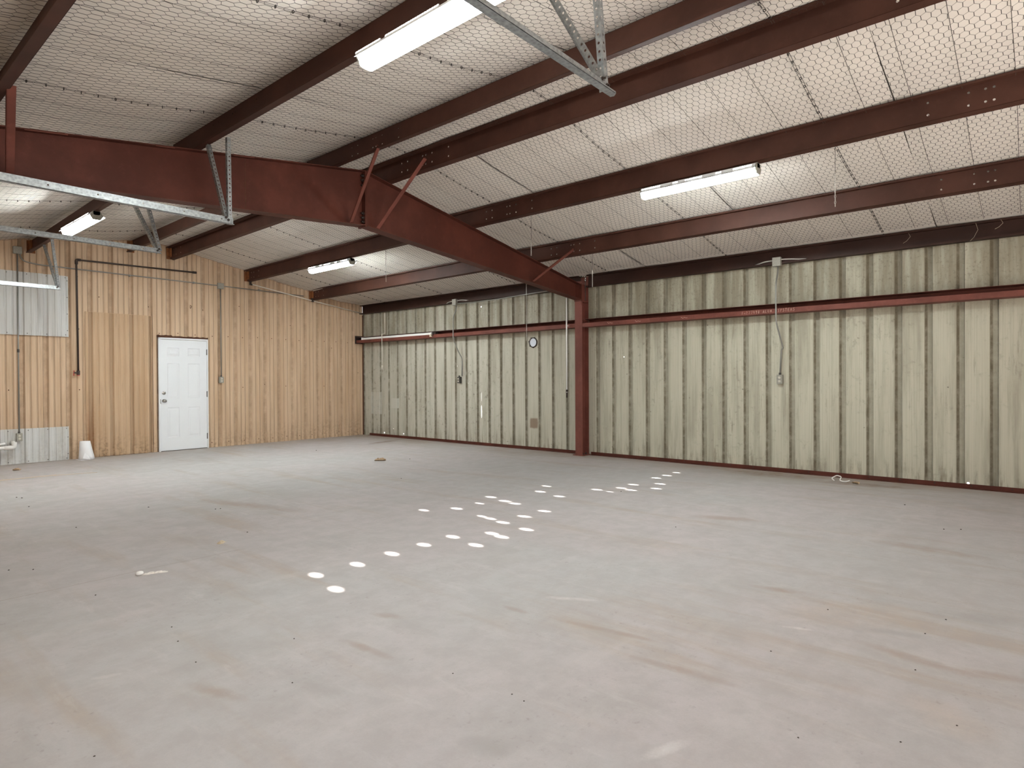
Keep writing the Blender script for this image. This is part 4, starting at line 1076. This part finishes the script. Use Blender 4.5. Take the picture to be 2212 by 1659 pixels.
m = MB(); m.tube([(8.46, 6.0, 1.05), (8.46, 6.0, 0.965)], 0.015, 8); m.tube([(8.46, 6.0, 1.06), (8.46, 6.0, 1.10)], 0.017, 8); m.tube([(8.46, 6.0, 1.08), (8.45, 5.965, 1.08)], 0.006, 6); obj('fitting', m, 'bolt_dark', pv)
m = MB(); m.tube([(8.6, 11.037, 2.776), (8.6, 11.037, 2.30)], 0.010, 8); m.tube([(8.49, 11.0, 2.30), (8.49, 11.0, 1.60)], 0.009, 8); m.tube([(8.6, 11.037, 2.32), (8.49, 11.0, 2.28)], 0.009, 8); m.tube([(8.49, 11.0, 1.60), (8.49, 11.0, 1.52)], 0.014, 8)
solo('pull_cord', m, 'pvc_old', 'pale cord pipe hanging past the tube fixture near the corner', 'pipe', base=(8.55, 11.0, 1.52), smooth=True)
m = MB(); m.tube(bend([(8.60, 5.79, 2.99), (8.60, 5.71, 2.985), (8.60, 5.715, 2.92)], .03), 0.013, 10); m.tube([(8.60, 5.715, 2.93), (8.60, 5.715, 2.905)], 0.017, 10)
pe = solo('pipe_elbow', m, 'chrome', 'shiny little pipe elbow atop the column at the eave', 'fitting', base=(8.60, 5.72, 2.9), smooth=True)
BASE[pe.name] = Vector((8.60, 5.72, 2.9))
m = MB(); m.tube([(8.60, 5.715, 2.91), (8.60, 5.717, 2.58)], 0.006, 6); obj('drop_tube', m, 'dark_metal', pe, 'dark thin tube')
# cobweb strands dangling from the eave at far right
m = MB()
for yy, zz, s_ in ((1.16, 2.99, .12), (0.52, 3.0, .2), (0.3, 3.0, .1)):
    m.tube([(8.64, yy, zz), (8.63, yy - .02, zz - s_ * .4), (8.62, yy + .015, zz - s_ * .8), (8.61, yy + .05, zz - s_)], 0.0018, 4)
solo('dangling_wires', m, 'tan_wrap', 'thin loose wires dangling from the eave strut at far right', 'wire')

# ================================================================== THINGS ON THE FLOOR
pr = thing('paper_roll', 'white cone-shaped paper roll standing by the tan wall', 'roll', (3.13, 11.86, 0.0))
m = MB(); cx_, cy_ = 3.155, 11.87
n = 28; vs = []; fs = []
for h, r, ox in ((0.003, 0.112, 0.0), (0.06, 0.105, -0.002), (0.16, 0.090, -0.010), (0.298, 0.073, -0.022)):
    for k in range(n):
        a = 2 * math.pi * k / n; rr = r * (1 + 0.02 * math.sin(3 * a)) * (1.0 + (0.16 if abs(a - 5.0) < 0.25 and h < .1 else 0)); vs.append((cx_ + ox + rr * math.cos(a), cy_ + rr * math.sin(a), h))
for j in range(3):
    for k in range(n): fs.append((j * n + k, j * n + (k + 1) % n, (j + 1) * n + (k + 1) % n, (j + 1) * n + k))
o = len(vs)
for r, h in ((0.060, 0.298), (0.052, 0.12)):
    for k in range(n): a = 2 * math.pi * k / n; vs.append((cx_ - 0.022 + r * math.cos(a), cy_ + r * math.sin(a), h))
for k in range(n): fs.append((3 * n + k, 3 * n + (k + 1) % n, o + (k + 1) % n, o + k)); fs.append((o + k, o + (k + 1) % n, o + n + (k + 1) % n, o + n + k))
fs.append(tuple(range(o + n, o + 2 * n))); fs.append(tuple(range(n))[::-1])
m.add(vs, fs); obj('roll_body', m, 'paper_white', pr, smooth=True)
m = MB(); m.extrude([(3.02, 11.93, 0.001), (3.04, 11.72, 0.001), (3.16, 11.735, 0.001), (3.20, 11.80, 0.001), (3.10, 11.92, 0.001)], (0, 0, 0.003))
m.add([(3.10, 11.76, 0.12), (3.07, 11.75, 0.03), (3.16, 11.735, 0.004), (3.19, 11.76, 0.01)], [(0, 1, 2, 3)]); obj('loose_sheet', m, 'paper_white', pr)

def crumple(cx, cy, lx, ly, h, ang, n=(12, 7), seed=1, curl=0.0):
    r = random.Random(seed); m = MB(); vs = []; fs = []
    ca, sa = math.cos(ang), math.sin(ang)
    for layer in (0, 1):
        for i in range(n[0]):
            for j in range(n[1]):
                u = i / (n[0] - 1) - .5; v = j / (n[1] - 1) - .5
                w = (1 - (2 * abs(u)) ** 3) * (1 - (2 * abs(v)) ** 2)
                z = max(0.001, h * w * (0.35 + 0.65 * r.random()) * (1 if layer else 0.25)) + curl * (2 * v) ** 2 * h
                x_ = u * lx + r.uniform(-.1, .1) * lx / n[0]; y_ = v * ly * (1 + 0.25 * math.sin(u * 9 + seed)) + r.uniform(-.15, .15) * ly / n[1]
                if not layer: z = min(z, 0.001 + curl * (2 * v) ** 2 * h)
                vs.append((cx + x_ * ca - y_ * sa, cy + x_ * sa + y_ * ca, z + 0.0008 * layer))
    N = n[0] * n[1]
    for L_ in (0, 1):
        for i in range(n[0] - 1):
            for j in range(n[1] - 1):
                q = (L_ * N + i * n[1] + j, L_ * N + (i + 1) * n[1] + j, L_ * N + (i + 1) * n[1] + j + 1, L_ * N + i * n[1] + j + 1); fs.append(q if L_ else q[::-1])
    ring = [i * n[1] for i in range(n[0])] + [(n[0] - 1) * n[1] + j for j in range(1, n[1])] + [i * n[1] + n[1] - 1 for i in range(n[0] - 2, -1, -1)] + [j for j in range(n[1] - 2, 0, -1)]
    for a, b in zip(ring, ring[1:] + ring[:1]): fs.append((a, b, N + b, N + a))
    return m.add(vs, fs)
# crumpled clear film
wf = thing('plastic_wrapper', 'crumpled clear plastic wrapper lying on bare concrete at left', 'litter', (1.534, 4.45, 0.0))
m = crumple(1.56, 4.445, 0.15, 0.032, 0.014, -0.42, (16, 6), 4); obj('wrapper_tail', m, 'film', wf)
m = MB(); m.lathe((1.478, 4.475, 0.014), (0.9, -0.42, 0.1), [(0.004, -0.022), (0.013, -0.016), (0.015, 0.0), (0.012, 0.014), (0.006, 0.022)], 10); obj('wrapper_knot', m, 'white_plastic', wf, smooth=True)
solo('crumpled_wrapper', crumple(2.187, 4.869, 0.07, 0.045, 0.022, 0.5, (9, 7), 9), 'tan_wrap', 'small crumpled tan wrapper on the floor, left of the sun spots', 'litter')
solo('dry_leaf', crumple(6.05, 7.90, 0.17, 0.11, 0.055, -0.75, (11, 8), 12, 0.35), 'dry_leaf', 'curled brown dry leaf alone on the far floor', 'leaf')
solo('dry_leaf', crumple(2.113, 11.185, 0.085, 0.06, 0.045, -0.6, (8, 6), 15, 0.3), 'dry_leaf', 'small brown leaf on the floor below the low white sheet', 'leaf')
m = MB(); m.tube(bend([(8.31, 1.89, .012), (8.30, 1.92, .04), (8.335, 1.87, .075), (8.36, 1.82, .06), (8.33, 1.835, .02), (8.315, 1.80, .010), (8.30, 1.76, .012), (8.315, 1.72, .03)], .02), 0.007, 6)
solo('tape_curl', m, 'white_plastic', 'curled white strip of tape on the floor near the side wall', 'litter', base=(8.33, 1.8, 0.0), smooth=True)
solo('rust_flake', crumple(8.294, 1.65, 0.07, 0.05, 0.018, 1.2, (8, 6), 21, 1.2), 'dry_leaf', 'curled brown flake beside the white tape by the side wall', 'litter')
# lath
m = MB(); m.extrude([(1.55, 10.17, 0.001), (2.34, 10.145, 0.001), (2.34, 10.160, 0.001), (1.55, 10.188, 0.001)], (0, 0, 0.008)); m.extrude([(2.30, 10.13, 0.001), (2.78, 9.99, 0.001), (2.785, 10.004, 0.001), (2.30, 10.145, 0.001)], (0, 0, 0.005))
solo('wood_lath', m, 'wood_lath', 'long thin pale wood lath lying on the floor at left', 'stick')
# floor specks
SP = [(1.57, 7.81), (2.34, 6.82), (1.61, 6.37), (2.48, 5.04), (1.17, 4.26), (1.27, 3.4), (1.22, 3.19), (1.6, 2.78), (1.64, 8.46), (6.21, 9.98), (1.61, 8.54), (0.95, 5.28), (1.06, 5.17), (2.73, 6.2), (2.77, 6.18), (7.21, 1.0), (4.91, 2.35), (2.95, 0.94), (3.16, 0.4), (3.92, 0.36), (2.75, 0.22), (2.3, 0.64), (2.5, 0.36), (3.64, 0.42), (1.36, 2.38), (1.88, 1.61), (1.85, 1.92), (1.87, 1.54), (6.46, 7.67), (5.11, 6.24), (6.08, 3.57), (6.25, 0.59), (6.33, 0.48), (3.68, 0.87), (1.18, 2.89), (0.66, 2.43)]
pb = MB(); r = random.Random(3)
pb.lathe((0, 0, 0), (0, 0, 1), [(0.006, 0.0), (0.010, 0.003), (0.008, 0.008), (0.003, 0.011)], 7)
pb.v = [(x * r.uniform(.7, 1.3), y * r.uniform(.7, 1.3), z) for x, y, z in pb.v]
fp = None
for i, (x, y) in enumerate(SP):
    if fp is None: fp = obj('grit', pb, 'speck', None, 'tiny dark speck of grit lying on the bare floor'); fp['category'] = 'grit'; fp['group'] = 'specks of grit on the floor'; g_ = fp
    else: g_ = fp.copy(); COL.objects.link(g_)
    d = math.hypot(x, y); k = min(0.8, 0.14 + d * 0.06)
    g_.location = (x, y, 0.0); g_.rotation_euler = (0, 0, i * 1.3); g_.scale = (k, k * 1.3, k)
